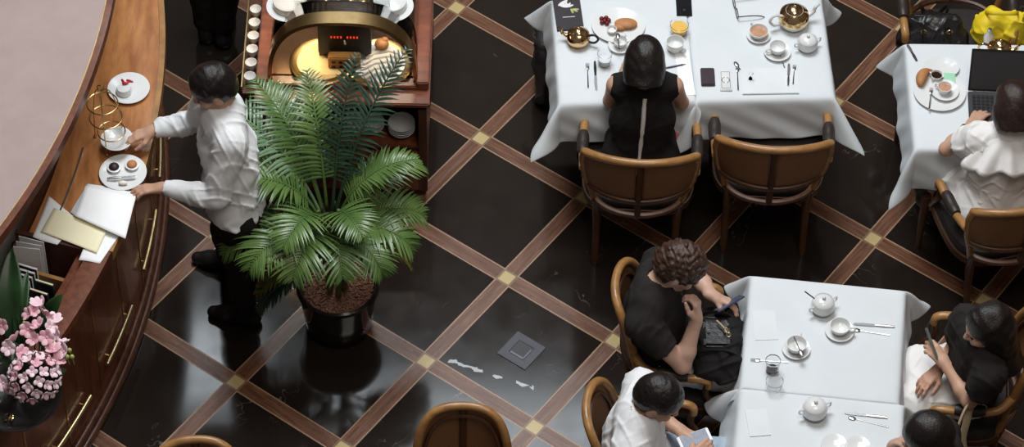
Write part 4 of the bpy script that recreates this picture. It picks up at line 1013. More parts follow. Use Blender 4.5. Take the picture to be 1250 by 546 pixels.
# papers
def sheet(pxs, z, label, mat='paper', seed=0, group='papers on the bar', cat='paper', curl=0.006):
    A, B_, C_, D_ = (P(*p, z) for p in pxs); r = random.Random(seed); ph = r.random() * 6
    def fn(u, v):
        p = A.lerp(B_, u).lerp(D_.lerp(C_, u), v); return (p.x, p.y, z + curl * 0.5 * (1 + math.sin(u * 5 + ph) * math.sin(v * 4 + ph * 2)))
    o = MB().grid(fn, 12, 12).build('paper_sheet', mat, solid=0.0016); return tag(o, label, cat, group)
PB = [(88, 262), (150, 290), (168, 237), (106, 226)]
for k in range(4):
    d = (k * 1.7 - 2, k * 1.2 - 1.5)
    sheet([(x + d[0] * (1 if i < 2 else -0.6), y + d[1]) for i, (x, y) in enumerate(PB)], LZ + 0.002 + 0.009 * k, ('lowest', 'second lowest', 'second highest', 'topmost')[k] + ' white sheet in the stack on the bar ledge', seed=k)
sheet([(96, 318), (122, 322), (150, 283), (120, 262)], LZ + 0.001, 'white sheet sticking out between the yellow paper and the ledge edge', seed=9)
sheet([(50, 283), (118, 309), (131, 280), (66, 254)], LZ + 0.012, 'cream yellow folder on the bar ledge', 'paper_yellow', 12, None, 'folder', 0.002)
sheet([(40, 290), (70, 300), (96, 270), (60, 240)], LZ + 0.002, 'white sheet under the left of the yellow folder', seed=15)
# menus in the organiser: standing covers, white edged
OC = Vector((BC[0], BC[1], 0)); a = R(-20.3)
for k in range(9):
    ang = R(-19.3 - 0.42 * k); r0_, r1_ = 3.345, 3.490
    mid = OC + Vector(((r0_ + r1_) / 2 * math.cos(ang), (r0_ + r1_) / 2 * math.sin(ang), 0.812))
    t = thing('menu_card', ('farthest', 'second farthest', 'third farthest', 'fourth farthest', 'middle', 'fourth nearest', 'third nearest', 'second nearest', 'nearest')[k] + ' white edged menu standing in the organiser box', 'menu', mid, ang, 'menus in the organiser')
    MB().box((0, 0, 0.13), (r1_ - r0_, 0.012, 0.26)).build('pages', 'paper', t, smooth=False)
    MB().box((0, -0.0075, 0.131), (r1_ - r0_ + 0.004, 0.003, 0.265)).build('cover', 'menu_dark', t, smooth=False)
for k in range(3):
    ang = R(-20.0 - 0.9 * k); mid = OC + Vector((3.545 * math.cos(ang), 3.545 * math.sin(ang), 0.812))
    t = thing('menu_card', ('far', 'middle', 'near')[k] + ' dark folder standing beside the white edged menus', 'menu', mid, ang + PI / 2 * 0, 'dark folders in the organiser')
    MB().box((0, 0, 0.12), (0.09, 0.014, 0.24)).build('cover', 'menu_dark', t, smooth=False); MB().box((0.0, 0, 0.122), (0.084, 0.008, 0.244)).build('pages', 'paper_yellow', t, smooth=False)
for k in range(3):
    ang = R(-16.9 - 0.45 * k); mid = OC + Vector((3.40 * math.cos(ang), 3.40 * math.sin(ang), 0.812))
    o = MB().box((0, 0, 0.135), (0.12, 0.004, 0.27)).build('envelope', 'paper', smooth=False, loc=mid); o.rotation_euler = (0, 0, ang + 0.1 * k)
    tag(o, ('far', 'middle', 'near')[k] + ' white envelope standing beside the brown box lining', 'envelope', 'envelopes in the organiser')
# on the bartender's desk
def desk_box(name, px, py, w, l, h, rz, mat, label, cat, bev=0.004):
    c = P(px, py, 0.76 + h); o = MB().box((0, 0, h / 2), (w, l, h), bev=bev).build(name, mat, loc=(c.x, c.y, 0.7605)); o.rotation_euler = (0, 0, rz); return tag(o, label, cat)
desk_box('order_pad', 72, 232, 0.22, 0.16, 0.03, R(-20), 'paper', 'wide white order pad on the lower desk behind the papers', 'pad')
desk_box('till_printer', 92, 190, 0.14, 0.13, 0.09, R(-14), 'black', 'black receipt printer half under the mauve canopy', 'printer', 0.01)
desk_box('milk_carton', 104, 150, 0.08, 0.09, 0.12, R(-10), 'china', 'white carton under the edge of the mauve canopy', 'carton', 0.006)
desk_box('card_terminal', 84, 207, 0.09, 0.15, 0.05, R(-24), 'dark_grey', 'dark card terminal beside the white order pad', 'terminal', 0.008)
c = P(25, 300, 0.86); o = thing('coiled_cable', 'coiled black cable on the lower desk behind the flowers', 'cable', (c.x, c.y, 0.762))
b = MB(); b.tube([((0.04 + 0.004 * math.sin(k)) * math.cos(k * 0.45), (0.04 + 0.003 * math.cos(k * 2)) * math.sin(k * 0.45), 0.008 + 0.0025 * k) for k in range(44)], 0.005, 6); b.build('coil', 'black', o)

# ------------------------------------------------------------------ flowers at the end of the bar
FX, FY = P(20, 480, 1.20).x, P(20, 480, 1.20).y
fl = thing('flower_arrangement', 'arrangement of pink blossoms in a dark bowl at the near end of the bar', 'flowers', (FX, FY, 1.052))
MB().lathe([(0, 0), (0.10, 0), (0.11, 0.02), (0.16, 0.10), (0.19, 0.13), (0.195, 0.137), (0.185, 0.137), (0.15, 0.11), (0, 0.10)], 48).build('bowl', 'pot', fl)
rnd = random.Random(3)
def blossom(c, r, mat, petals=6, tiltv=None):
    b = MB()
    for k in range(petals):
        a = 2 * PI * k / petals
        Rm = Matrix.Rotation(a, 3, 'Z') @ Matrix.Rotation(-0.55, 3, 'Y')
        b.ball(Rm @ Vector((r * 0.55, 0, 0)), (r * 0.62, r * 0.45, r * 0.12), 10, 6, rot=Rm)
    b.ball((0, 0, r * 0.12), r * 0.22, 8, 6)
    o = b.build('blossom', mat, fl, loc=c)
    o.rotation_euler = tiltv or (rnd.uniform(-0.8, 0.8), rnd.uniform(-0.8, 0.8), rnd.random() * 6)
def fpos(px, py, z):
    q = P(px, py, z); return (q.x - FX, q.y - FY, z - 1.052)
BL = [(44, 372, 1.42), (55, 385, 1.40), (36, 384, 1.42), (66, 392, 1.38), (48, 398, 1.40), (34, 402, 1.38), (70, 408, 1.36), (58, 412, 1.38), (42, 415, 1.36), (80, 430, 1.32), (66, 428, 1.34), (72, 440, 1.30), (12, 425, 1.36), (24, 432, 1.36), (18, 415, 1.38), (5, 468, 1.26), (8, 480, 1.24), (40, 380, 1.41), (60, 400, 1.39), (52, 372, 1.41), (2, 398, 1.34), (76, 420, 1.33), (-4, 350, 1.36), (3, 345, 1.38)]
for k, (x, y, z) in enumerate(BL): blossom(fpos(x, y, z), rnd.uniform(0.030, 0.040), 'pink' if k % 3 else 'pink_pale')
# a hydrangea head: many small florets on a ball
hc = Vector(fpos(42, 462, 1.30))
for k in range(44):
    z = 1 - 1.35 * (k + 0.5) / 44; rr = math.sqrt(max(0, 1 - z * z)); a = k * 2.39996
    n_ = Vector((rr * math.cos(a), rr * math.sin(a), z))
    blossom(hc + n_ * 0.100, 0.026, 'pink_pale' if k % 4 else 'pink', 4, tuple(n_.to_track_quat('Z', 'Y').to_euler()))
for k, (x, y, z) in enumerate(((85, 428, 1.33), (82, 436, 1.32), (88, 436, 1.31), (64, 418, 1.35), (38, 476, 1.27), (47, 480, 1.27), (30, 395, 1.40))):
    b = MB(); b.ball((0, 0, 0), (0.010, 0.010, 0.013), 10, 8); b.tube([(0, 0, -0.01), (0.004, 0.006, -0.06)], 0.0025, 5); b.build('bud', 'bud', fl, loc=fpos(x, y, z))
def leaf(px0, py0, z0, px1, py1, z1, w, mat='foliage'):
    A, B_ = Vector(fpos(px0, py0, z0)), Vector(fpos(px1, py1, z1)); d = B_ - A; s_ = d.cross(Vector((0, -0.6, 1))).normalized(); nrm = s_.cross(d).normalized()
    def fn(u, v):
        ww = w * math.sin(PI * min(1, u * 0.97 + 0.03)) ** 0.8 * (v - 0.5) * 2
        return A + d * u + s_ * ww + nrm * (0.10 * d.length * math.sin(PI * u) + abs(ww) * 0.35)
    MB().grid(fn, 12, 6).build('leaf', mat, fl, solid=0.0015)
leaf(14, 420, 1.22, 14, 302, 1.50, 0.062); leaf(2, 400, 1.22, 8, 322, 1.46, 0.055); leaf(20, 420, 1.24, 34, 330, 1.40, 0.030)
for k in range(22):
    a = rnd.random() * 6.28; x, y = rnd.uniform(-5, 70), rnd.uniform(385, 480)
    leaf(x, y, 1.22, x + rnd.uniform(-26, 26), y - rnd.uniform(10, 40), rnd.uniform(1.26, 1.36), rnd.uniform(0.018, 0.032))
for k in range(10):
    x, y = rnd.uniform(18, 60), rnd.uniform(350, 420); A = fpos(x, y + 60, 1.2); B_ = fpos(x, y, 1.38)
    MB().tube([A, B_], 0.003, 5).build('flower_stem', 'foliage', fl)
c = P(10, 517, 1.12)
rb = thing('gold_ornament', 'gold ribbon ornament at the rim of the dark flower bowl', 'ornament', (c.x, c.y, 1.12))
for k in range(3):
    b = MB(); b.tube([((0.030 - 0.006 * k) * math.cos(2 * PI * i / 20), 0.020 * math.sin(2 * PI * i / 20), 0.02 + 0.012 * math.sin(2 * PI * i / 20 + k) + 0.012 * k) for i in range(20)], 0.006, 8, closed=True); b.build('loop', 'gold', rb)

# ------------------------------------------------------------------ bags
def strap(pts, r, n=8): return MB().tube(catmull(pts, 8), r, n, sx=0.35)
c = P(1148, 30, 0.50)
hb = thing('handbag', 'black leather handbag with looped handles on the far chair', 'handbag', (2.055, 0.80, 0.487))
def bag_fn(w, d, h, puff):
    def fn(u, v):
        a = 2 * PI * u; f = 1 - 0.35 * v ** 2; z = h * v
        x = w / 2 * math.copysign(abs(math.cos(a)) ** 0.5, math.cos(a)) * (1 - 0.12 * v); y = d / 2 * math.copysign(abs(math.sin(a)) ** 0.6, math.sin(a)) * f
        k = 1 + puff * math.sin(3 * a + 4 * v) * 0.04
        return (x * k, y * k, z)
    return fn
# ------------------------------------------------------------------ people: one smooth surface grown round a skeleton
def V(*a): return np.array(a, float)
def PV(x, y, z): p = P(x, y, z); return V(p.x, p.y, p.z)
def unit(v): v = np.asarray(v, float); return v / max(1e-9, np.linalg.norm(v))
def cap(a, b, ra, rb, k=0.03, wide=None, cut=None):
    """A tapering limb from a to b; wide = (axis, ratio) broadens its section; cut = (point, direction) ends it flat."""
    return ('c', V(*a), V(*b), ra, rb, k, wide, cut)
def ell(c, r, rot=None, k=0.03): return ('e', V(*c), V(*r), rot, k)
def pbox(p):
    if p[0] == 'c':
        m = max(p[3], p[4]) * (p[6][1] if p[6] else 1)
        return np.minimum(p[1], p[2]) - m, np.maximum(p[1], p[2]) + m
    m = p[2].max(); return p[1] - m, p[1] + m
class Form:
    def __init__(s, prims, h=0.006, pad=0.03, lo=None, hi=None):
        bs = [pbox(p) for p in prims]
        s.lo = np.min([b[0] for b in bs], 0) - pad; hi = np.max([b[1] for b in bs], 0) + pad
        s.h = h; s.n = np.ceil((hi - s.lo) / h).astype(int) + 1
        s.F = np.full(s.n, 0.05, np.float32)
        s.ax = [(s.lo[i] + h * np.arange(s.n[i])).astype(np.float32) for i in range(3)]
        for p in prims: s.add(p)
    def region(s, lo, hi):
        a = np.clip(np.floor((lo - s.lo) / s.h).astype(int), 0, s.n); b = np.clip(np.ceil((hi - s.lo) / s.h).astype(int) + 1, 0, s.n)
        return tuple(slice(a[i], b[i]) for i in range(3))
    def xyz(s, sl):
        return s.ax[0][sl[0]][:, None, None], s.ax[1][sl[1]][None, :, None], s.ax[2][sl[2]][None, None, :]
    def dist(s, p, sl):
        X, Y, Z = s.xyz(sl)
        if p[0] == 'c':
            _, a, b, ra, rb, k, wide, cut = p
            x, y, z = X - a[0], Y - a[1], Z - a[2]
            ba = b - a
            if wide is not None:
                n, q = unit(wide[0]), wide[1]
                t = (x * n[0] + y * n[1] + z * n[2]) * (1 / q - 1)
                x, y, z = x + t * n[0], y + t * n[1], z + t * n[2]
                ba = ba + n * (ba @ n) * (1 / q - 1)
            h = np.clip((x * ba[0] + y * ba[1] + z * ba[2]) / max(1e-9, ba @ ba), 0, 1)
            d = np.sqrt((x - h * ba[0]) ** 2 + (y - h * ba[1]) ** 2 + (z - h * ba[2]) ** 2) - (ra + (rb - ra) * h)
            if cut is not None:
                c, n = cut[0], unit(cut[1]); d = np.maximum(d, (X - c[0]) * n[0] + (Y - c[1]) * n[1] + (Z - c[2]) * n[2])
            return d
        _, c, r, rot, k = p
        x, y, z = X - c[0], Y - c[1], Z - c[2]
        if rot is not None:
            x, y, z = (x * rot[0][i] + y * rot[1][i] + z * rot[2][i] for i in range(3))
        k0 = np.sqrt((x / r[0]) ** 2 + (y / r[1]) ** 2 + (z / r[2]) ** 2); k1 = np.sqrt((x / r[0] ** 2) ** 2 + (y / r[1] ** 2) ** 2 + (z / r[2] ** 2) ** 2)
        return k0 * (k0 - 1) / np.maximum(k1, 1e-6)
    def add(s, p):
        k = p[5] if p[0] == 'c' else p[4]
        lo, hi = pbox(p); sl = s.region(lo - 0.05 - k, hi + 0.05 + k)
        d = s.dist(p, sl); f = s.F[sl]
        g = np.maximum(k - np.abs(f - d), 0) / k
        s.F[sl] = np.minimum(f, d) - g * g * k * 0.25
    def sub(s, p, k=0.01):
        lo, hi = pbox(p); sl = s.region(lo - 0.05, hi + 0.05); d = -s.dist(p, sl); f = s.F[sl]
        g = np.maximum(k - np.abs(f - d), 0) / k
        s.F[sl] = np.maximum(f, d) + g * g * k * 0.25
    def keep(s, c, n):
        """Cut away everything on the side of the plane that n points to."""
        X, Y, Z = s.xyz((slice(None),) * 3); n = unit(n)
        s.F = np.maximum(s.F, ((X - c[0]) * n[0] + (Y - c[1]) * n[1] + (Z - c[2]) * n[2]).astype(np.float32))
    def folds(s, amp, f=28.0, seed=0, dirs=5):
        r = np.random.RandomState(seed); X, Y, Z = s.xyz((slice(None),) * 3); w = 0
        for i in range(dirs):
            v = r.normal(size=3); v = v / np.linalg.norm(v) * f * (0.6 + 0.9 * r.rand()); ph = r.rand() * 6
            w = w + np.sin(X * v[0] + Y * v[1] + Z * v[2] + ph + 1.6 * np.sin(X * v[1] * 0.7 + Z * v[0] * 0.6 + ph * 2))
        s.F = s.F + (amp / math.sqrt(dirs) * w).astype(np.float32)
    def creases(s, amp, f, seed=0, dirs=4):
        r = np.random.RandomState(seed + 50); X, Y, Z = s.xyz((slice(None),) * 3); w = 0
        for i in range(dirs):
            v = r.normal(size=3); v = v / np.linalg.norm(v) * f * (0.7 + 0.8 * r.rand()); ph = r.rand() * 6; q = r.normal(size=3) * f * 0.5
            m = 0.5 + 0.5 * np.sin(X * q[0] + Y * q[1] + Z * q[2] + ph * 3)
            w = w + m * np.exp(-(np.sin(X * v[0] + Y * v[1] + Z * v[2] + ph + 0.9 * np.sin(X * q[1] + Z * q[0] + Y * q[2])) / 0.33) ** 2)
        s.F = s.F - (amp * w).astype(np.float32)
    def mesh(s, name, mat, parent=None, root=None):
        F = s.F; ins = F < 0; n = F.shape
        cnt = np.zeros([v - 1 for v in n], np.int8)
        cs = [(i, j, k) for i in (0, 1) for j in (0, 1) for k in (0, 1)]
        for i, j, k in cs: cnt += ins[i:n[0] - 1 + i, j:n[1] - 1 + j, k:n[2] - 1 + k]
        act = (cnt > 0) & (cnt < 8); I = np.argwhere(act)
        ids = np.full(act.shape, -1, np.int32); ids[act] = np.arange(len(I))
        acc = np.zeros((len(I), 3)); num = np.zeros(len(I))
        for c in cs:
            for ax in range(3):
                if c[ax]: continue
                c2 = list(c); c2[ax] = 1
                f0 = F[I[:, 0] + c[0], I[:, 1] + c[1], I[:, 2] + c[2]].astype(float); f1 = F[I[:, 0] + c2[0], I[:, 1] + c2[1], I[:, 2] + c2[2]].astype(float)
                m = (f0 < 0) != (f1 < 0); t = np.where(m, f0 / np.where(m, f0 - f1, 1), 0)
                q = np.array(c, float)[None].repeat(len(I), 0); q[:, ax] += t
                acc += q * m[:, None]; num += m
        verts = s.lo + s.h * (I + acc / num[:, None])
        quads = []
        for ax in range(3):
            a = [slice(None)] * 3; b = [slice(None)] * 3; a[ax] = slice(0, -1); b[ax] = slice(1, None)
            E = np.argwhere(ins[tuple(a)] != ins[tuple(b)])
            u, v = [(1, 2), (2, 0), (0, 1)][ax]
            E = E[(E[:, u] > 0) & (E[:, v] > 0) & (E[:, u] < n[u] - 1) & (E[:, v] < n[v] - 1)]
            q = []
            for du, dv in ((-1, -1), (0, -1), (0, 0), (-1, 0)):
                e = E.copy(); e[:, u] += du; e[:, v] += dv; q.append(ids[e[:, 0], e[:, 1], e[:, 2]])
            q = np.stack(q, 1); fl = ~ins[E[:, 0], E[:, 1], E[:, 2]]
            q[fl] = q[fl][:, ::-1]; quads.append(q)
        Q = np.concatenate(quads); Q = Q[(Q >= 0).all(1)]
        if root is not None: verts = verts - root
        me = bpy.data.meshes.new(name); me.vertices.add(len(verts)); me.vertices.foreach_set('co', verts.astype(np.float32).ravel())
        me.loops.add(Q.size); me.loops.foreach_set('vertex_index', Q.astype(np.int32).ravel())
        me.polygons.add(len(Q)); me.polygons.foreach_set('loop_start', np.arange(0, Q.size, 4, dtype=np.int32))
        try: me.polygons.foreach_set('loop_total', np.full(len(Q), 4, np.int32))
        except Exception: pass
        me.polygons.foreach_set('use_smooth', np.ones(len(Q), bool)); me.update(calc_edges=True); me.validate()
        me.materials.append(M[mat] if isinstance(mat, str) else mat)
        o = bpy.data.objects.new(name, me); COL.objects.link(o)
        if parent is not None: o.parent = parent
        return o
    def surface(s, a, d):
        """First point of the surface met from a along d."""
        a = np.asarray(a, float); d = unit(d)
        for i in range(800):
            q = a + d * (i * s.h * 0.5); idx = np.round((q - s.lo) / s.h).astype(int)
            if (idx >= 0).all() and (idx < s.n).all() and s.F[tuple(idx)] < 0: return q
        return a

class Figure:
    """A posed person: joints in world coordinates, limbs by side 'L' and 'R'."""
    def __init__(s, J, size=1.0, girth=1.0, face=(0, 1, 0), up=(0, 0, 1)):
        s.J = {k: np.asarray(v, float) for k, v in J.items()}; s.z = size; s.g = girth
        f = unit(face); u = np.asarray(up, float); u = unit(u - f * (u @ f)); r = np.cross(f, u)
        s.f, s.u, s.r = f, u, r; s.Rm = np.stack([r, f, u], 1)
        s.side = unit(s.J['shR'] - s.J['shL']); s.root = V(s.J['pel'][0], s.J['pel'][1], 0)
    def hp(s, x, y, z): return s.J['head'] + s.Rm @ (V(x, y, z) * s.z)
    def torso(s, i=0.0):
        J, g = s.J, s.g; w = s.side; wa = J['pel'] * 0.45 + J['chest'] * 0.55
        hs = unit(J['hipR'] - J['hipL'])
        return [cap(J['hipL'], J['hipR'], 0.092 * g + i, 0.092 * g + i, 0.05), cap(J['pel'], wa, 0.098 * g + i, 0.088 * g + i, 0.05, (hs, 1.35)), cap(wa, J['chest'], 0.088 * g + i, 0.098 * g + i, 0.05, (w, 1.38)),
                cap(J['chest'], J['neck'] * 0.8 + J['chest'] * 0.2, 0.098 * g + i, 0.070 * g + i, 0.05, (w, 1.45)),
                cap(J['neck'] - V(0, 0, 0.01), J['shL'] * 0.9 + J['neck'] * 0.1, 0.052 * g + i, 0.050 * g + i, 0.05), cap(J['neck'] - V(0, 0, 0.01), J['shR'] * 0.9 + J['neck'] * 0.1, 0.052 * g + i, 0.050 * g + i, 0.05)]
    def upper(s, e, i=0.0, t=1.0, flat=False):
        a, b = s.J['sh' + e], s.J['el' + e]; q = a + (b - a) * t; g = s.g
        return [cap(a, q if t < 1 else b, 0.052 * g + i, (0.052 + (0.037 - 0.052) * t) * g + i, 0.03, None, (q, b - a) if flat else None)]
    def fore(s, e, i=0.0, t=1.0, flat=False):
        a, b = s.J['el' + e], s.J['wr' + e]; q = a + (b - a) * t; m = a + (b - a) * 0.3; g = s.g
        pr = [cap(a, m, 0.037 * g + i, 0.039 * g + i, 0.02)]
        pr.append(cap(m, q, 0.039 * g + i, (0.039 + (0.025 - 0.039) * (t - 0.3) / 0.7) * g + i, 0.02, None, (q, b - a) if flat else None)); return pr
    def leg(s, e, i=0.0, t=1.0, flat=False):
        h, k, a = s.J['hip' + e], s.J['kn' + e], s.J['an' + e]; g = s.g; q = k + (a - k) * t; m = k + (a - k) * 0.3
        return [cap(h, k, 0.086 * g + i, 0.058 * g + i, 0.04), cap(k, m, 0.056 * g + i, 0.056 * g + i, 0.03), cap(m, q, 0.056 * g + i, 0.038 * g + i, 0.03, None, (q, a - k) if flat else None)]
    def foot(s, e, i=0.0):
        a, t = s.J['an' + e], s.J['to' + e]; heel = a + unit(a - t) * 0.035; heel[2] = t[2] + 0.012
        ball_ = heel + (t - heel) * 0.68
        return [cap(a, heel, 0.038 + i, 0.030 + i, 0.02), cap(heel, ball_, 0.028 + i, 0.030 + i, 0.03), cap(a, ball_, 0.032 + i, 0.028 + i, 0.03), cap(ball_, t, 0.031 + i, 0.022 + i, 0.02)]
    def hand(s, e):
        """Palm, four unequal curled fingers and a thumb from the side of the palm."""
        w = s.J['wr' + e]; d, n, curl, spread, thumb = s.hands[e]; d = unit(d); n = np.asarray(n, float); n = unit(n - d * (n @ d)); k = s.z * 0.98
        lat = np.cross(d, n) * (1 if e == 'R' else -1)      # towards the little finger with the back of the hand along n
        lat = -lat
        pr = [cap(w - d * 0.02, w + d * 0.02, 0.024 * s.g, 0.024 * s.g, 0.015, (lat, 1.2))]
        fl = (0.076, 0.086, 0.080, 0.062); off = (0.027, 0.009, -0.009, -0.026); pl = (0.088, 0.092, 0.087, 0.078)
        for i in range(4):
            kn = w + d * pl[i] * k + lat * off[i] * k
            pr.append(cap(w + d * 0.015 + lat * off[i] * 0.55 * k, kn, 0.0135 * k, 0.0105 * k, 0.014))
        for i in range(4):
            kn = w + d * pl[i] * k + lat * off[i] * k
            dd = unit(d + lat * (1.5 - i) * spread); ax = np.cross(dd, n); ang = 0.0; p = kn; c = curl[i] if isinstance(curl, (list, tuple)) else curl
            for j, (fr, cc) in enumerate(((0.44, 0.75), (0.31, 1.1), (0.25, 0.8))):
                ang += c * cc; v = dd * math.cos(ang) - n * math.sin(ang); q = p + v * fl[i] * fr * k
                pr.append(cap(p, q, (0.0098, 0.0088, 0.0080)[j] * k, (0.0088, 0.0080, 0.0068)[j] * k, 0.005)); p = q
        b = w + d * 0.026 * k + lat * 0.022 * k - n * 0.006; v = unit(d * 0.72 + lat * (0.75 - 0.55 * thumb) - n * (0.15 + 0.55 * thumb)); m = b + v * 0.042 * k
        v2 = unit(d * 0.9 + lat * (0.25 - 0.6 * thumb) - n * (0.2 + 0.5 * thumb)); e1 = m + v2 * 0.030 * k; e2 = e1 + unit(v2 + d * 0.2) * 0.024 * k
        pr += [cap(b, m, 0.0145 * k, 0.0115 * k, 0.012), cap(m, e1, 0.0112 * k, 0.0098 * k, 0.006), cap(e1, e2, 0.0098 * k, 0.0078 * k, 0.005)]
        return pr
    def headp(s):
        z = s.z; hp = s.hp; Rm = s.Rm
        e = lambda c, r, k=0.02: ell(hp(*c), V(*r) * z, Rm, k)
        c = lambda a, b, ra, rb, k=0.012: cap(hp(*a), hp(*b), ra * z, rb * z, k)
        return [e((0, -0.010, 0.035), (0.076, 0.094, 0.085)), e((0, 0.030, -0.030), (0.062, 0.062, 0.080), 0.03), e((0, 0.050, -0.075), (0.044, 0.040, 0.036), 0.03), c((0, 0.080, -0.096), (0, 0.078, -0.100), 0.017, 0.017, 0.02),
                c((0, 0.086, 0.022), (0, 0.108, -0.020), 0.008, 0.012), c((-0.011, 0.097, -0.026), (0.011, 0.097, -0.026), 0.009, 0.009, 0.008),
                c((-0.042, 0.076, 0.026), (-0.012, 0.088, 0.024), 0.008, 0.008), c((0.042, 0.076, 0.026), (0.012, 0.088, 0.024), 0.008, 0.008),
                c((-0.020, 0.085, -0.056), (0.020, 0.085, -0.056), 0.0075, 0.0075, 0.008), c((-0.016, 0.085, -0.066), (0.016, 0.085, -0.066), 0.0085, 0.0085, 0.008),
                e((-0.044, 0.066, -0.018), (0.022, 0.022, 0.022), 0.02), e((0.044, 0.066, -0.018), (0.022, 0.022, 0.022), 0.02),
                e((-0.078, -0.004, -0.006), (0.011, 0.022, 0.033), 0.008), e((0.078, -0.004, -0.006), (0.011, 0.022, 0.033), 0.008),
                cap(s.J['neck'] - V(0, 0, 0.02), hp(0, -0.022, -0.045), 0.056 * s.g, 0.054 * z, 0.035)]
    def body(s, label, mat, h=0.005, group=None):
        pr = s.torso() + s.headp()
        for e in 'LR': pr += s.upper(e) + s.fore(e) + s.leg(e) + s.foot(e)
        for e in s.hands: pr += s.hand(e)
        F = Form(pr, h)
        for x in (-0.031, 0.031): F.sub(ell(s.hp(x, 0.092, 0.004), V(0.015, 0.012, 0.010) * s.z, s.Rm), 0.012)
        s.F = F
        o = F.mesh('person', mat, None, s.root); o.location = s.root; s.o = o
        tag(o, label, 'person', group)
        for x in (-0.031, 0.031):
            b = MB(); b.ball(s.hp(x, 0.080, 0.004) - s.root, 0.0115 * s.z, 12, 8); b.build('eye', 'eye', o)
        b = MB(); b.tube([Vector(s.hp(x, 0.0935 - 9 * x * x, -0.0605) - s.root) for x in (-0.020, -0.01, 0, 0.01, 0.020)], [0.002, 0.004, 0.0045, 0.004, 0.002], 6); b.build('lips', 'tan_lips', o)
        return o
    def wear(s, name, mat, prims, cuts=(), subs=(), amp=0.003, f=30, seed=0, h=0.006, label=None):
        F = Form(prims, h)
        if amp: F.folds(amp * 0.6, f, seed); F.creases(amp * 1.0, f * 1.1, seed)
        for c, n in cuts: F.keep(np.asarray(c, float), n)
        for p in subs: F.sub(p, 0.006)
        o = F.mesh(name, mat, s.o, s.root); s.last = F
        if label: o['label'] = label
        return o
    def shoes(s, mat='leather_black', i=0.009):
        for e in 'LR':
            F = Form(s.foot(e, i), 0.005); c = s.J['an' + e]; F.keep(c + V(0, 0, 0.015), (0, 0, 1)); F.keep(V(0, 0, s.J['to' + e][2] - 0.030), (0, 0, -1)); F.mesh('shoe', mat, s.o, s.root)
    def short_hair(s, mat, amp=0.0, f=160, thick=0.010, seed=0, tilt=0.6, off=-0.02, name='hair'):
        e = lambda c, r, k=0.02: ell(s.hp(*c), V(*r) * s.z, s.Rm, k)
        F = Form([e((0, -0.012, 0.038), (0.078 + thick, 0.096 + thick, 0.086 + thick * 1.3)), e((0, -0.045, -0.005), (0.070 + thick, 0.058 + thick, 0.070), 0.03)], 0.004)
        if amp: F.folds(amp, f, seed, 7)
        F.keep(s.hp(0, 0, off), s.f * tilt - s.u)
        F.sub(ell(s.hp(0, 0.11, -0.03), V(0.062, 0.06, 0.072) * s.z, s.Rm), 0.01)
        for x in (-0.088, 0.088): F.sub(ell(s.hp(x, 0.0, -0.012), V(0.018, 0.024, 0.036) * s.z, s.Rm), 0.008)
        return F.mesh(name, mat, s.o, s.root)
    def long_hair(s, mat, length, amp=0.002, back=0.0, wide=1.0, fringe=0.0, seed=0, end=None):
        e = lambda c, r, k=0.03: ell(s.hp(*c), V(*r) * s.z, s.Rm, k)
        pr = [e((0, -0.014, 0.040), (0.092, 0.110, 0.100)), e((0, -0.030, -0.035), (0.095 * wide, 0.086, 0.115), 0.04)]
        tip = s.hp(0, -0.050 - back, -length) if end is None else np.asarray(end, float)
        pr.append(cap(s.hp(0, -0.035, -0.03), tip, 0.078, 0.070, 0.04, (s.r, 1.22 * wide)))
        F = Form(pr, 0.005); F.folds(amp, 70, seed, 5)
        F.keep(tip, unit(tip - s.hp(0, -0.035, 0)) + (s.f * 0.25 if end is None else 0))
        F.sub(ell(s.hp(0, 0.115, -0.055), V(0.060, 0.075, 0.105 - fringe) * s.z, s.Rm), 0.015)
        if end is not None: F.sub(ell(s.hp(0, 0.135, -0.075), V(0.15, 0.105, 0.115) * s.z, s.Rm), 0.02)
        F.sub(ell(s.hp(0, 0.105, -0.16), V(0.068, 0.085, 0.12) * s.z, s.Rm), 0.02)
        return F.mesh('hair', mat, s.o, s.root)

def sit(pel, f, knee_z=0.525, reach=0.42, gap=0.10, ank=0.02):
    """Hip, knee, ankle and toe joints of someone seated facing f."""
    f = unit(f); r = np.cross(f, V(0, 0, 1)); J = {}
    for e, sg in (('L', -1), ('R', 1)):
        h = pel + r * sg * 0.088; h[2] = 0.578; k = pel + f * reach + r * sg * gap; k[2] = knee_z
        a = k + f * ank; a[2] = 0.085; J['hip' + e] = h; J['kn' + e] = k; J['an' + e] = a; t = a + f * 0.155; t[2] = 0.028; J['to' + e] = t
    return J
SK = 'people seated at the tables'

# the waiter leaning over the bar, facing it
J = dict(pel=(-1.265, -0.66, 0.92), chest=(-1.290, -0.605, 1.22), neck=(-1.305, -0.560, 1.43), head=(-1.338, -0.545, 1.565), shL=(-1.265, -0.715, 1.375), shR=(-1.375, -0.425, 1.400),
         elL=(-1.335, -0.815, 1.130), wrL=(-1.575, -0.752, 1.115), elR=(-1.450, -0.405, 1.185), wrR=(-1.640, -0.440, 1.150),
         hipL=(-1.255, -0.735, 0.89), hipR=(-1.272, -0.585, 0.89), knL=(-1.255, -0.695, 0.49), knR=(-1.345, -0.46, 0.49), anL=(-1.265, -0.635, 0.088), anR=(-1.365, -0.305, 0.092), toL=(-1.420, -0.605, 0.028), toR=(-1.520, -0.275, 0.030))
w = Figure(J, 1.0, 0.98, face=(-0.86, -0.20, -0.46)); w.hands = {'L': ((-1, -0.02, -0.12), (0.1, 0.25, 1), (0.25, 0.3, 0.35, 0.4), 0.06, 0.5), 'R': ((-0.95, -0.20, -0.22), (0.0, 0.15, 1), (0.3, 0.35, 0.4, 0.45), 0.06, 0.4)}
w.body('person in a white shirt and black trousers leaning over the bar holding a plate', 'skin')
w.short_hair('hair', 0.002, 90, 0.011)
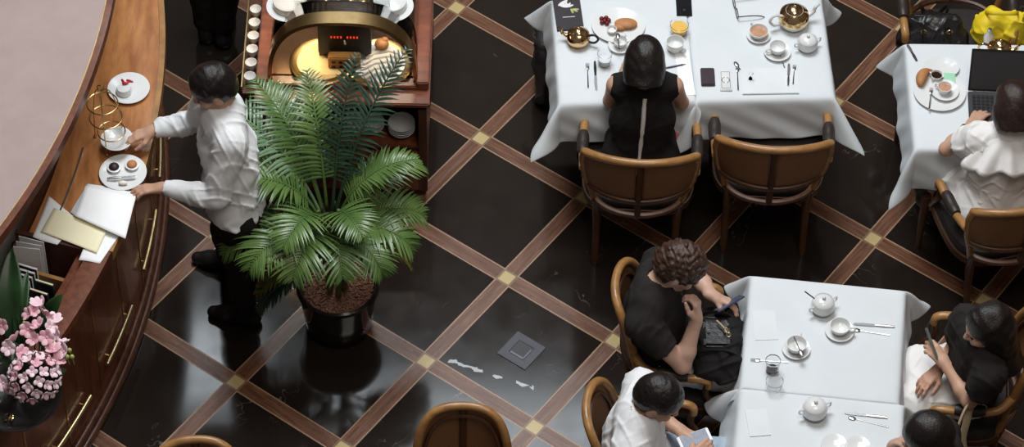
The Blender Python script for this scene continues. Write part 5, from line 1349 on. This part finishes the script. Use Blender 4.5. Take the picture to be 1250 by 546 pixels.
w.wear('trousers', 'black_cloth', w.torso(0.006)[:2] + w.leg('L', 0.014, 1.0, True) + w.leg('R', 0.014, 1.0, True), [((-1.27, -0.66, 0.965), (0, 0, 1))], amp=0.003, f=26, seed=2)
sh = [cap(V(-1.272, -0.662, 0.90), V(-1.285, -0.64, 1.02), 0.128, 0.122, 0.05, (V(0, 1, 0), 1.30))] + w.torso(0.022)[1:] + sum([w.upper(e, 0.017) + w.fore(e, 0.013, 0.98, True) for e in 'LR'], [])
w.wear('shirt', 'shirt', sh, [((-1.27, -0.66, 0.915), (0, 0, -1))], [cap(V(*J['neck']) + V(0, 0, 0.02), w.hp(0, -0.0, -0.05), 0.054, 0.065)], amp=0.006, f=34, seed=4)
b = MB(); b.tube([Vector(V(*J['neck']) - w.root + V(0.060 * math.cos(2 * PI * k / 24) + 0.005, 0.062 * math.sin(2 * PI * k / 24), 0.030 - 0.02 * math.cos(2 * PI * k / 24 - PI))) for k in range(24)], 0.012, 8, closed=True, sx=0.5); b.build('collar', 'shirt', w.o)
b = MB(); wr = V(*J['wrL']) - w.root + V(0.02, 0, 0); b.tube([Vector(wr + V(0, 0.031 * math.cos(2 * PI * k / 20), 0.031 * math.sin(2 * PI * k / 20))) for k in range(20)], 0.006, 8, closed=True); b.build('wristwatch', 'steel', w.o)
w.shoes()

# the person in black standing beyond the bar, cut off by the picture's top edge
J = dict(pel=(-1.42, 1.28, 0.92), chest=(-1.42, 1.28, 1.22), neck=(-1.42, 1.28, 1.44), head=(-1.42, 1.30, 1.575), shL=(-1.60, 1.28, 1.385), shR=(-1.24, 1.28, 1.385), elL=(-1.66, 1.26, 1.10), wrL=(-1.62, 1.40, 0.90), elR=(-1.18, 1.26, 1.10), wrR=(-1.22, 1.40, 0.90),
         hipL=(-1.505, 1.28, 0.89), hipR=(-1.335, 1.28, 0.89), knL=(-1.50, 1.28, 0.49), knR=(-1.37, 1.27, 0.49), anL=(-1.49, 1.25, 0.088), anR=(-1.40, 1.22, 0.088), toL=(-1.50, 1.41, 0.028), toR=(-1.39, 1.38, 0.028))
J = {k: (v[0] - 0.09, v[1] - 0.03, v[2]) for k, v in J.items()}
w = Figure(J, 1.0, 0.98, face=(0, 1, -0.1)); w.hands = {e: ((0.1, 0.6, -0.7), (1 if e == 'R' else -1, 0, 0.2), 0.35, 0.04, 0.3) for e in 'LR'}
w.body('person in black trousers standing beyond the waiter, cut off by the top edge', 'skin', 0.007)
w.short_hair('hair')
w.wear('trousers', 'black_cloth', w.torso(0.012)[:2] + w.leg('L', 0.022, 1.0, True) + w.leg('R', 0.022, 1.0, True), [((0, 0, 0.985), (0, 0, 1))], h=0.008)
w.wear('jacket', 'black_cloth', w.torso(0.022) + sum([w.upper(e, 0.018) + w.fore(e, 0.016, 0.95, True) for e in 'LR'], []), [((0, 0, 0.80), (0, 0, -1))], [cap(J['neck'], J['head'], 0.06, 0.07)], h=0.008)
w.shoes()

# the woman in the black zip top, seen from behind
pel = V(0.606, -0.055, 0.605)
J = dict(pel=pel, chest=(0.608, 0.0, 0.80), neck=(0.612, 0.065, 1.000), head=PV(787, 77, 1.115), shL=(0.478, 0.065, 0.950), shR=(0.750, 0.065, 0.950), elL=(0.456, 0.115, 0.790), elR=(0.795, 0.110, 0.790), wrL=(0.535, 0.315, 0.798), wrR=(0.69, 0.315, 0.798), **sit(pel, (0, 1, 0)))
w = Figure(J, 0.97, 0.86, face=(0.05, 0.80, -0.58)); w.hands = {'L': ((0.3, 0.9, -0.1), (0, 0.1, 1), 0.5, 0.03, 0.6), 'R': ((-0.1, 0.95, -0.1), (0, 0.1, 1), 0.5, 0.03, 0.6)}
w.body('person with a black bob in a sleeveless black top with a white back zip', 'skin', group=SK)
w.long_hair('hair', 0.092, 0.002, 0.0, 0.95)
w.wear('dress', 'black_cloth', w.torso(0.014) + w.leg('L', 0.012)[:1] + w.leg('R', 0.012)[:1], [], [cap(J['neck'], J['head'], 0.058, 0.07)] + [cap(V(*J['sh' + e]) + V((-1 if e == 'L' else 1) * 0.055, 0, 0.02), V(*J['sh' + e]) + V((-1 if e == 'L' else 1) * 0.05, 0, -0.07), 0.052, 0.04) for e in 'LR'], amp=0.002, seed=5)
zp = [w.last.surface((0.612 - 0.020 * k / 14, -0.6, 0.965 - 0.40 * k / 14), (0, 1, 0)) - w.root - V(0, 0.001, 0) for k in range(15)]
b = MB(); b.tube([Vector(p) for p in zp], 0.0100, 6, sx=0.5); b.build('zip', 'zip', w.o)
w.shoes()
c = P(828, 168, 0.52); sc_ = thing('coral_scarf', 'coral pink scarf tucked beside the woman in the black zip top', 'scarf', (c.x - 0.01, c.y, 0.487))
b = MB(); b.grid(lambda u, v: (-0.03 + 0.06 * u + 0.01 * math.sin(v * 9), 0.10 * v - 0.05, 0.02 + 0.05 * math.sin(PI * u) + 0.012 * math.sin(v * 12 + u * 5)), 10, 12); b.build('folded_cloth', 'coral', sc_, solid=0.006)

# the woman in the white blouse typing on the laptop
pel = V(2.280, -0.31, 0.605)
J = dict(pel=pel, chest=(2.285, -0.265, 0.81), neck=(2.298, -0.218, 1.00), head=PV(1237, 131, 1.125), shL=(2.150, -0.225, 0.950), shR=(2.430, -0.210, 0.950), elL=(2.032, -0.165, 0.800), wrL=(2.158, -0.015, 0.800), elR=(2.56, -0.10, 0.800), wrR=(2.43, 0.03, 0.800), **sit(pel, (-0.28, 0.96, 0)))
w = Figure(J, 0.97, 0.86, face=(-0.10, 0.85, -0.52)); w.hands = {'L': ((0.52, 0.85, -0.08), (0, 0.08, 1), (0.28, 0.3, 0.32, 0.34), 0.10, 0.2), 'R': ((-0.35, 0.9, -0.08), (0, 0.08, 1), (0.28, 0.3, 0.32, 0.34), 0.10, 0.2)}
w.body('person in a white ruffled blouse typing on the open laptop', 'skin', group=SK)
w.long_hair(pm('dark_auburn_hair', (0.034, 0.016, 0.012), (0.016, 0.008, 0.006), scale=30, stretch=(5, 5, 0.6), rough=0.4, bump=0.35), 0.082, 0.0015, 0.0, 0.98)
w.wear('blouse', 'blouse', w.torso(0.018) + sum([w.upper(e, 0.026, 0.55, True) for e in 'LR'], []), [], [cap(J['neck'], J['head'], 0.060, 0.075)], amp=0.006, f=30, seed=7)
w.wear('skirt', 'blouse', w.torso(0.028)[:2] + w.leg('L', 0.028)[:2] + w.leg('R', 0.028)[:2], [((0, 0, 0.76), (0, 0, 1))], amp=0.007, f=24, seed=8)
n0 = V(*J['neck'])
def ruf(u, v):
    a = 2 * PI * u; rx, ry = 0.068 + 0.155 * v, 0.066 + 0.095 * v
    wv = 0.016 * v * math.sin(a * 11) + 0.008 * v * math.sin(a * 5 + 1)
    x, y = math.cos(a) * (rx + wv), math.sin(a) * (ry + wv)
    z = 0.022 - 0.105 * v ** 1.2 - 0.05 * v * abs(math.cos(a)) + 0.012 * v * math.sin(a * 11 + 1.2)
    q = n0 - w.root + V(x, y - 0.022 - 0.02 * v, z); return tuple(q)
b = MB(); b.grid(ruf, 132, 10, cu=True); b.build('ruffle_collar', 'blouse', w.o, solid=0.003)
wr = V(*J['wrL']); ax = unit(wr - V(*J['elL'])); e1 = unit(np.cross(ax, V(0, 0, 1))); e2 = np.cross(ax, e1); q0 = wr - ax * 0.035 - w.root
b = MB(); b.tube([Vector(q0 + (e1 * math.cos(2 * PI * k / 24) + e2 * math.sin(2 * PI * k / 24)) * 0.029) for k in range(24)], 0.005, 8, closed=True); b.build('bracelet', 'gold', w.o)
w.shoes('leather_black')

# the man in the black tee shirt looking at a phone, chin in hand
pel = V(0.700, -1.185, 0.605)
hd = PV(829, 327, 1.13)
J = dict(pel=pel, chest=(0.640, -1.185, 0.83), neck=PV(798, 350, 1.03), head=hd, shR=PV(783, 396, 0.955), shL=PV(803, 322, 0.955), elR=PV(833, 446, 0.74), wrR=PV(850, 390, 0.94), elL=PV(853, 341, 0.77), wrL=PV(869, 361, 0.80), **sit(pel, (0.99, -0.13, 0)))
w = Figure(J, 1.02, 1.04, face=(0.82, -0.18, -0.55)); w.hands = {'R': ((0.0, 0.30, 0.95), (0.9, -0.35, 0.05), (0.9, 0.95, 1.0, 1.05), 0.02, 0.3), 'L': ((0.92, -0.28, -0.2), (-0.1, 0.5, 0.9), (0.55, 0.6, 0.65, 0.7), 0.03, 0.7)}
w.body('person with wavy brown hair in a black tee shirt, chin on hand', 'skin_pale', group=SK)
w.short_hair('hair_brown', 0.0045, 185, 0.017, 3, 0.75, -0.03)
w.wear('tee_shirt', 'tee_black', w.torso(0.020) + sum([w.upper(e, 0.018, 0.55, True) for e in 'LR'], []), [((0, 0, 0.47), (0, 0, -1))], [cap(V(*J['neck']) + V(0, 0, 0.025), J['head'], 0.055, 0.06)], amp=0.005, f=28, seed=9)
w.wear('trousers', 'blouse', w.torso(0.008)[:1] + w.leg('L', 0.014, 1.0, True) + w.leg('R', 0.014, 1.0, True), [((0, 0, 0.69), (0, 0, 1))], amp=0.004, seed=10, h=0.007)
w.shoes()
def phone(name, c, ax, nrm, mat, smat, label, W_=0.072, L_=0.145):
    """A phone at c, long side along ax, screen facing nrm."""
    ax = Vector(ax).normalized(); n_ = Vector(nrm); n_ = (n_ - ax * n_.dot(ax)).normalized(); s_ = ax.cross(n_)
    t = thing(name, label, 'phone', c); Mx = Matrix(((s_.x, ax.x, n_.x, 0), (s_.y, ax.y, n_.y, 0), (s_.z, ax.z, n_.z, 0), (0, 0, 0, 1)))
    b = MB(); b.box((0, 0, 0), (W_, L_, 0.008), bev=0.003, T=Mx); b.build('case', mat, t)
    b = MB(); b.box((0, 0, 0.0042), (W_ * 0.9, L_ * 0.84, 0.0008), T=Mx); b.build('screen', smat, t, smooth=False)
    b = MB(); b.box((W_ * 0.28, L_ * 0.38, -0.0045), (0.016, 0.016, 0.002), T=Mx); b.build('camera_bump', 'black', t, smooth=False)
phone('mobile_phone', P(890, 371, 0.80), (0.8, 0.5, 0.15), (-0.65, 0.5, 0.7), 'phone_blue', 'screen_blue', 'blue grey phone held by the man in the black tee shirt')

# the man in the white tee shirt holding a white phone
pel = V(0.605, -1.880, 0.605)
hd = PV(803, 487, 1.12)
J = dict(pel=pel, chest=(0.548, -1.880, 0.83), neck=PV(778, 507, 1.03), head=hd, shR=PV(769, 548, 0.965), shL=PV(783, 470, 0.965), elR=(0.66, -2.11, 0.74), wrR=(0.79, -1.96, 0.765), elL=PV(800, 505, 0.75), wrL=PV(826, 523, 0.76), **sit(pel, (1, 0.05, 0)))
w = Figure(J, 1.02, 1.04, face=(0.82, -0.22, -0.54)); w.hands = {'R': ((0.7, 0.5, 0.1), (0.3, -0.5, 0.8), 0.5, 0.03, 0.6), 'L': ((0.85, -0.45, -0.05), (0.1, 0.5, 0.85), (0.5, 0.55, 0.6, 0.65), 0.03, 0.7)}
w.body('person with cropped black hair in a white tee shirt and pale jeans', 'skin', group=SK)
w.short_hair('hair', 0.001, 200, 0.008, 3, 0.8, -0.022)
w.wear('tee_shirt', 'shirt', w.torso(0.022) + sum([w.upper(e, 0.022, 0.62, True) for e in 'LR'], []), [((0, 0, 0.47), (0, 0, -1))], [cap(V(*J['neck']) + V(0, 0, 0.025), J['head'], 0.055, 0.06)], amp=0.005, f=26, seed=12)
w.wear('jeans', 'denim', w.torso(0.008)[:1] + w.leg('L', 0.014, 1.0, True) + w.leg('R', 0.014, 1.0, True), [((0, 0, 0.69), (0, 0, 1))], amp=0.004, seed=13, h=0.007)
w.shoes()
phone('mobile_phone', P(848, 536, 0.775), (0.85, 0.30, 0.1), (-0.3, -0.1, 0.9), 'phone_white', 'screen_blue', 'white phone held by the man in the white tee shirt')

# the woman with long black hair looking at a phone
pel = V(2.080, -1.350, 0.605)
hd = PV(1206, 400, 1.11)
J = dict(pel=pel, chest=(2.085, -1.405, 0.81), neck=(2.085, -1.455, 0.995), head=hd, shL=(2.118, -1.600, 0.940), shR=(2.030, -1.295, 0.945), elL=PV(1183, 490, 0.74), wrL=PV(1154, 445, 0.80), elR=PV(1160, 432, 0.76), wrR=PV(1147, 450, 0.72), **sit(pel, (-1, -0.05, 0)))
w = Figure(J, 0.97, 0.88, face=(-0.93, -0.18, -0.28)); w.hands = {'L': ((-0.55, 0.55, 0.35), (0.3, -0.6, 0.5), (0.6, 0.65, 0.7, 0.75), 0.03, 0.6), 'R': ((-0.72, -0.62, -0.25), (-0.1, 0.1, 1), (0.3, 0.32, 0.35, 0.4), 0.10, 0.2)}
w.body('person with long black hair in a black blouse holding up a phone', 'skin', group=SK)
w.long_hair('hair', 0.26, 0.003, 0.06, 0.95, -0.015, 3, end=(2.215, -1.475, 0.86))
w.wear('blouse', 'tee_black', w.torso(0.020) + sum([w.upper(e, 0.026, 0.60, True) for e in 'LR'], []), [((0, 0, 0.50), (0, 0, -1))], [cap(J['neck'], J['head'], 0.056, 0.075)], amp=0.005, f=28, seed=15)
w.wear('skirt', 'blouse', w.torso(0.010)[:1] + w.leg('L', 0.020)[:2] + w.leg('R', 0.020)[:2] + [cap(V(*J['knL']) * 0.5 + V(*J['hipL']) * 0.5, V(*J['knR']) * 0.5 + V(*J['hipR']) * 0.5, 0.085, 0.085, 0.05)], [((0, 0, 0.73), (0, 0, 1)), ((0, 0, 0.30), (0, 0, -1))], amp=0.006, f=26, seed=16, label='white skirt')
w.shoes()
phone('mobile_phone', P(1137, 419, 0.86), (-0.35, 0.75, 0.55), (0.75, 0.35, 0.3), 'phone_green', 'dark_glass', 'grey green phone held by the woman with long black hair')

# the person at the bottom edge
pel = V(1.93, -2.10, 0.605)
hd = PV(1133, 534, 1.13)
J = dict(pel=pel, chest=(1.915, -2.10, 0.82), neck=(1.855, -2.10, 1.01), head=hd, shL=(1.90, -2.275, 0.95), shR=(1.885, -1.925, 0.95), elL=(1.74, -2.29, 0.78), wrL=(1.63, -2.14, 0.80), elR=(1.73, -1.93, 0.78), wrR=(1.665, -2.00, 0.95), **sit(pel, (-1, 0, 0), reach=0.36))
w = Figure(J, 0.99, 0.95, face=(-0.90, 0.0, -0.42)); w.hands = {'L': ((-0.8, 0.6, 0), (0, 0, 1), 0.4, 0.05, 0.4), 'R': ((0.25, -0.30, 0.9), (-0.6, 0.6, 0.2), 0.7, 0.03, 0.3)}
w.body('person with glossy black hair at the bottom edge, head resting on a hand', 'skin_pale', 0.006, group=SK)
w.short_hair('hair', 0.001, 90, 0.014, 4)
w.wear('top', 'tee_black', w.torso(0.020) + sum([w.upper(e, 0.020, 0.9, True) for e in 'LR'], []), [((0, 0, 0.50), (0, 0, -1))], [cap(J['neck'], J['head'], 0.058, 0.075)], amp=0.004, seed=18, h=0.007)
w.wear('trousers', 'black_cloth', w.torso(0.008)[:1] + w.leg('L', 0.014, 1.0, True) + w.leg('R', 0.014, 1.0, True), [((0, 0, 0.69), (0, 0, 1))], amp=0.004, seed=19, h=0.008)
w.shoes()

# ------------------------------------------------------------------ bags held or hung
c = P(866, 424, 0.66); bp = thing('backpack', 'black backpack with brass clips on the lap of the man in the black tee shirt', 'backpack', (0.915, -1.262, 0.625))
F = Form([ell((0, 0.03, 0.055), (0.115, 0.15, 0.075)), ell((0.02, -0.10, 0.045), (0.10, 0.10, 0.065)), ell((-0.03, 0.14, 0.05), (0.09, 0.07, 0.06)), cap((0.07, -0.12, 0.08), (0.07, 0.12, 0.09), 0.045, 0.05)], 0.006)
F.folds(0.007, 40, 3); F.creases(0.010, 30, 5); F.keep((0, 0, 0.0), (0, 0, -1)); F.mesh('bag_body', 'black_cloth', bp)
b = MB(); b.box((0.02, 0.02, 0.128), (0.13, 0.17, 0.024), bev=0.011); b.build('front_pocket', 'leather_black', bp)
for y in (-0.10, 0.09): strap([(-0.09, y, 0.12), (-0.03, y * 1.1, 0.165), (0.05, y * 1.1, 0.165), (0.10, y, 0.11)], 0.014).build('strap', 'leather_black', bp)
b = MB(); b.tube([(0.015, 0.06, 0.162), (0.045, 0.02, 0.164), (0.055, 0.0, 0.163)], [0.004, 0.004, 0.003], 6); b.build('cord', 'cream_strap', bp)
for x, y in ((0.055, 0.005), (0.066, -0.022)):
    b = MB(); b.tube([(x + 0.009 * math.cos(2 * PI * k / 14), y + 0.012 * math.sin(2 * PI * k / 14), 0.165) for k in range(14)], 0.0028, 6, closed=True); b.build('clip', 'brass_pale', bp)
F = Form([ell((0, 0, 0.08), (0.145, 0.095, 0.10)), cap((-0.10, -0.02, 0.05), (0.10, -0.02, 0.05), 0.075, 0.075), cap((-0.10, 0, 0.16), (0.10, 0, 0.16), 0.035, 0.035)], 0.006)
F.folds(0.005, 36, 31); F.creases(0.007, 30, 9); F.keep((0, 0, 0.0), (0, 0, -1)); F.mesh('bag_body', 'leather_black', hb)
MB().tube([(-0.10, 0, 0.196), (0.10, 0, 0.196)], 0.004, 8).build('top_zip', 'dark_grey', hb)
for y, d_ in ((-0.06, -0.145), (0.05, 0.13)):
    strap([(-0.055, y, 0.165), (-0.065, y * 1.5, 0.195), (-0.050, d_, 0.12), (-0.01, d_ * 1.05, 0.06), (0.03, d_ * 1.05, 0.06), (0.062, d_, 0.12), (0.072, y * 1.5, 0.195), (0.062, y, 0.165)], 0.010).build('handle', 'leather_black', hb)
for x in (-0.060, 0.067):
    b = MB(); b.tube([(x + 0.012 * math.cos(2 * PI * k / 16), -0.088, 0.178 + 0.012 * math.sin(2 * PI * k / 16)) for k in range(16)], 0.004, 8, closed=True); b.build('handle_ring', 'brass_pale', hb)
c = P(1216, 25, 0.55)
yb = thing('tote_bag', 'crumpled bright yellow bag beside the black handbag', 'bag', (c.x, 0.80, 0.487))
F = Form([ell((0, 0, 0.09), (0.115, 0.085, 0.12)), ell((-0.06, -0.01, 0.12), (0.06, 0.07, 0.09)), ell((0.06, 0.0, 0.10), (0.065, 0.08, 0.11)), cap((-0.08, -0.03, 0.19), (0.07, -0.02, 0.20), 0.03, 0.035)], 0.006)
F.folds(0.010, 34, 21); F.creases(0.012, 32, 8); F.keep((0, 0, 0.0), (0, 0, -1)); F.mesh('bag_body', 'yellow', yb)
strap([(-0.08, 0, 0.23), (-0.06, -0.06, 0.29), (0.05, -0.06, 0.29), (0.08, 0, 0.23)], 0.011).build('handle', 'yellow', yb)

sb = thing('shoulder_bag', 'black shoulder bag with a cream strap between the two seated people at the lower right', 'bag', (2.045, -1.70, 0), R(75))
b = MB(); b.grid(bag_fn(0.16, 0.26, 0.34, 1), 40, 10, cu=True); b.f.append(tuple(i * 11 for i in range(40))); b.mi.append(0); b.f.append(tuple(i * 11 + 10 for i in range(40))); b.mi.append(0); b.build('bag_body', 'leather_black', sb)
strap([(-0.05, 0.05, 0.31), (-0.04, 0.05, 0.45), (-0.01, 0.055, 0.60), (0.03, 0.045, 0.70), (0.075, 0.03, 0.745), (0.095, 0.02, 0.73), (0.06, 0.02, 0.66), (0.01, 0.02, 0.55), (-0.01, -0.03, 0.42), (-0.02, -0.06, 0.31)], 0.020).build('strap', 'cream_strap', sb)
db = thing('tall_bag', 'tall dark bag standing on the floor left of the joined tables', 'bag', (0.150, 0.90, 0))
F = Form([cap((0, 0.10, 0.04), (0, 0.12, 0.34), 0.045, 0.035), cap((0, -0.10, 0.04), (0, -0.08, 0.32), 0.045, 0.030), cap((0, -0.08, 0.32), (0, 0.12, 0.34), 0.03, 0.03), ell((0, 0, 0.16), (0.050, 0.17, 0.18))], 0.007)
F.folds(0.005, 30, 3); F.creases(0.008, 30, 4); F.keep((0, 0, 0.0), (0, 0, -1)); F.mesh('bag_body', 'dark_grey', db)
strap([(0, -0.08, 0.33), (0.01, -0.07, 0.40), (0.01, 0.02, 0.43), (0, 0.10, 0.40), (0, 0.11, 0.34)], 0.009).build('handle', 'leather_black', db)
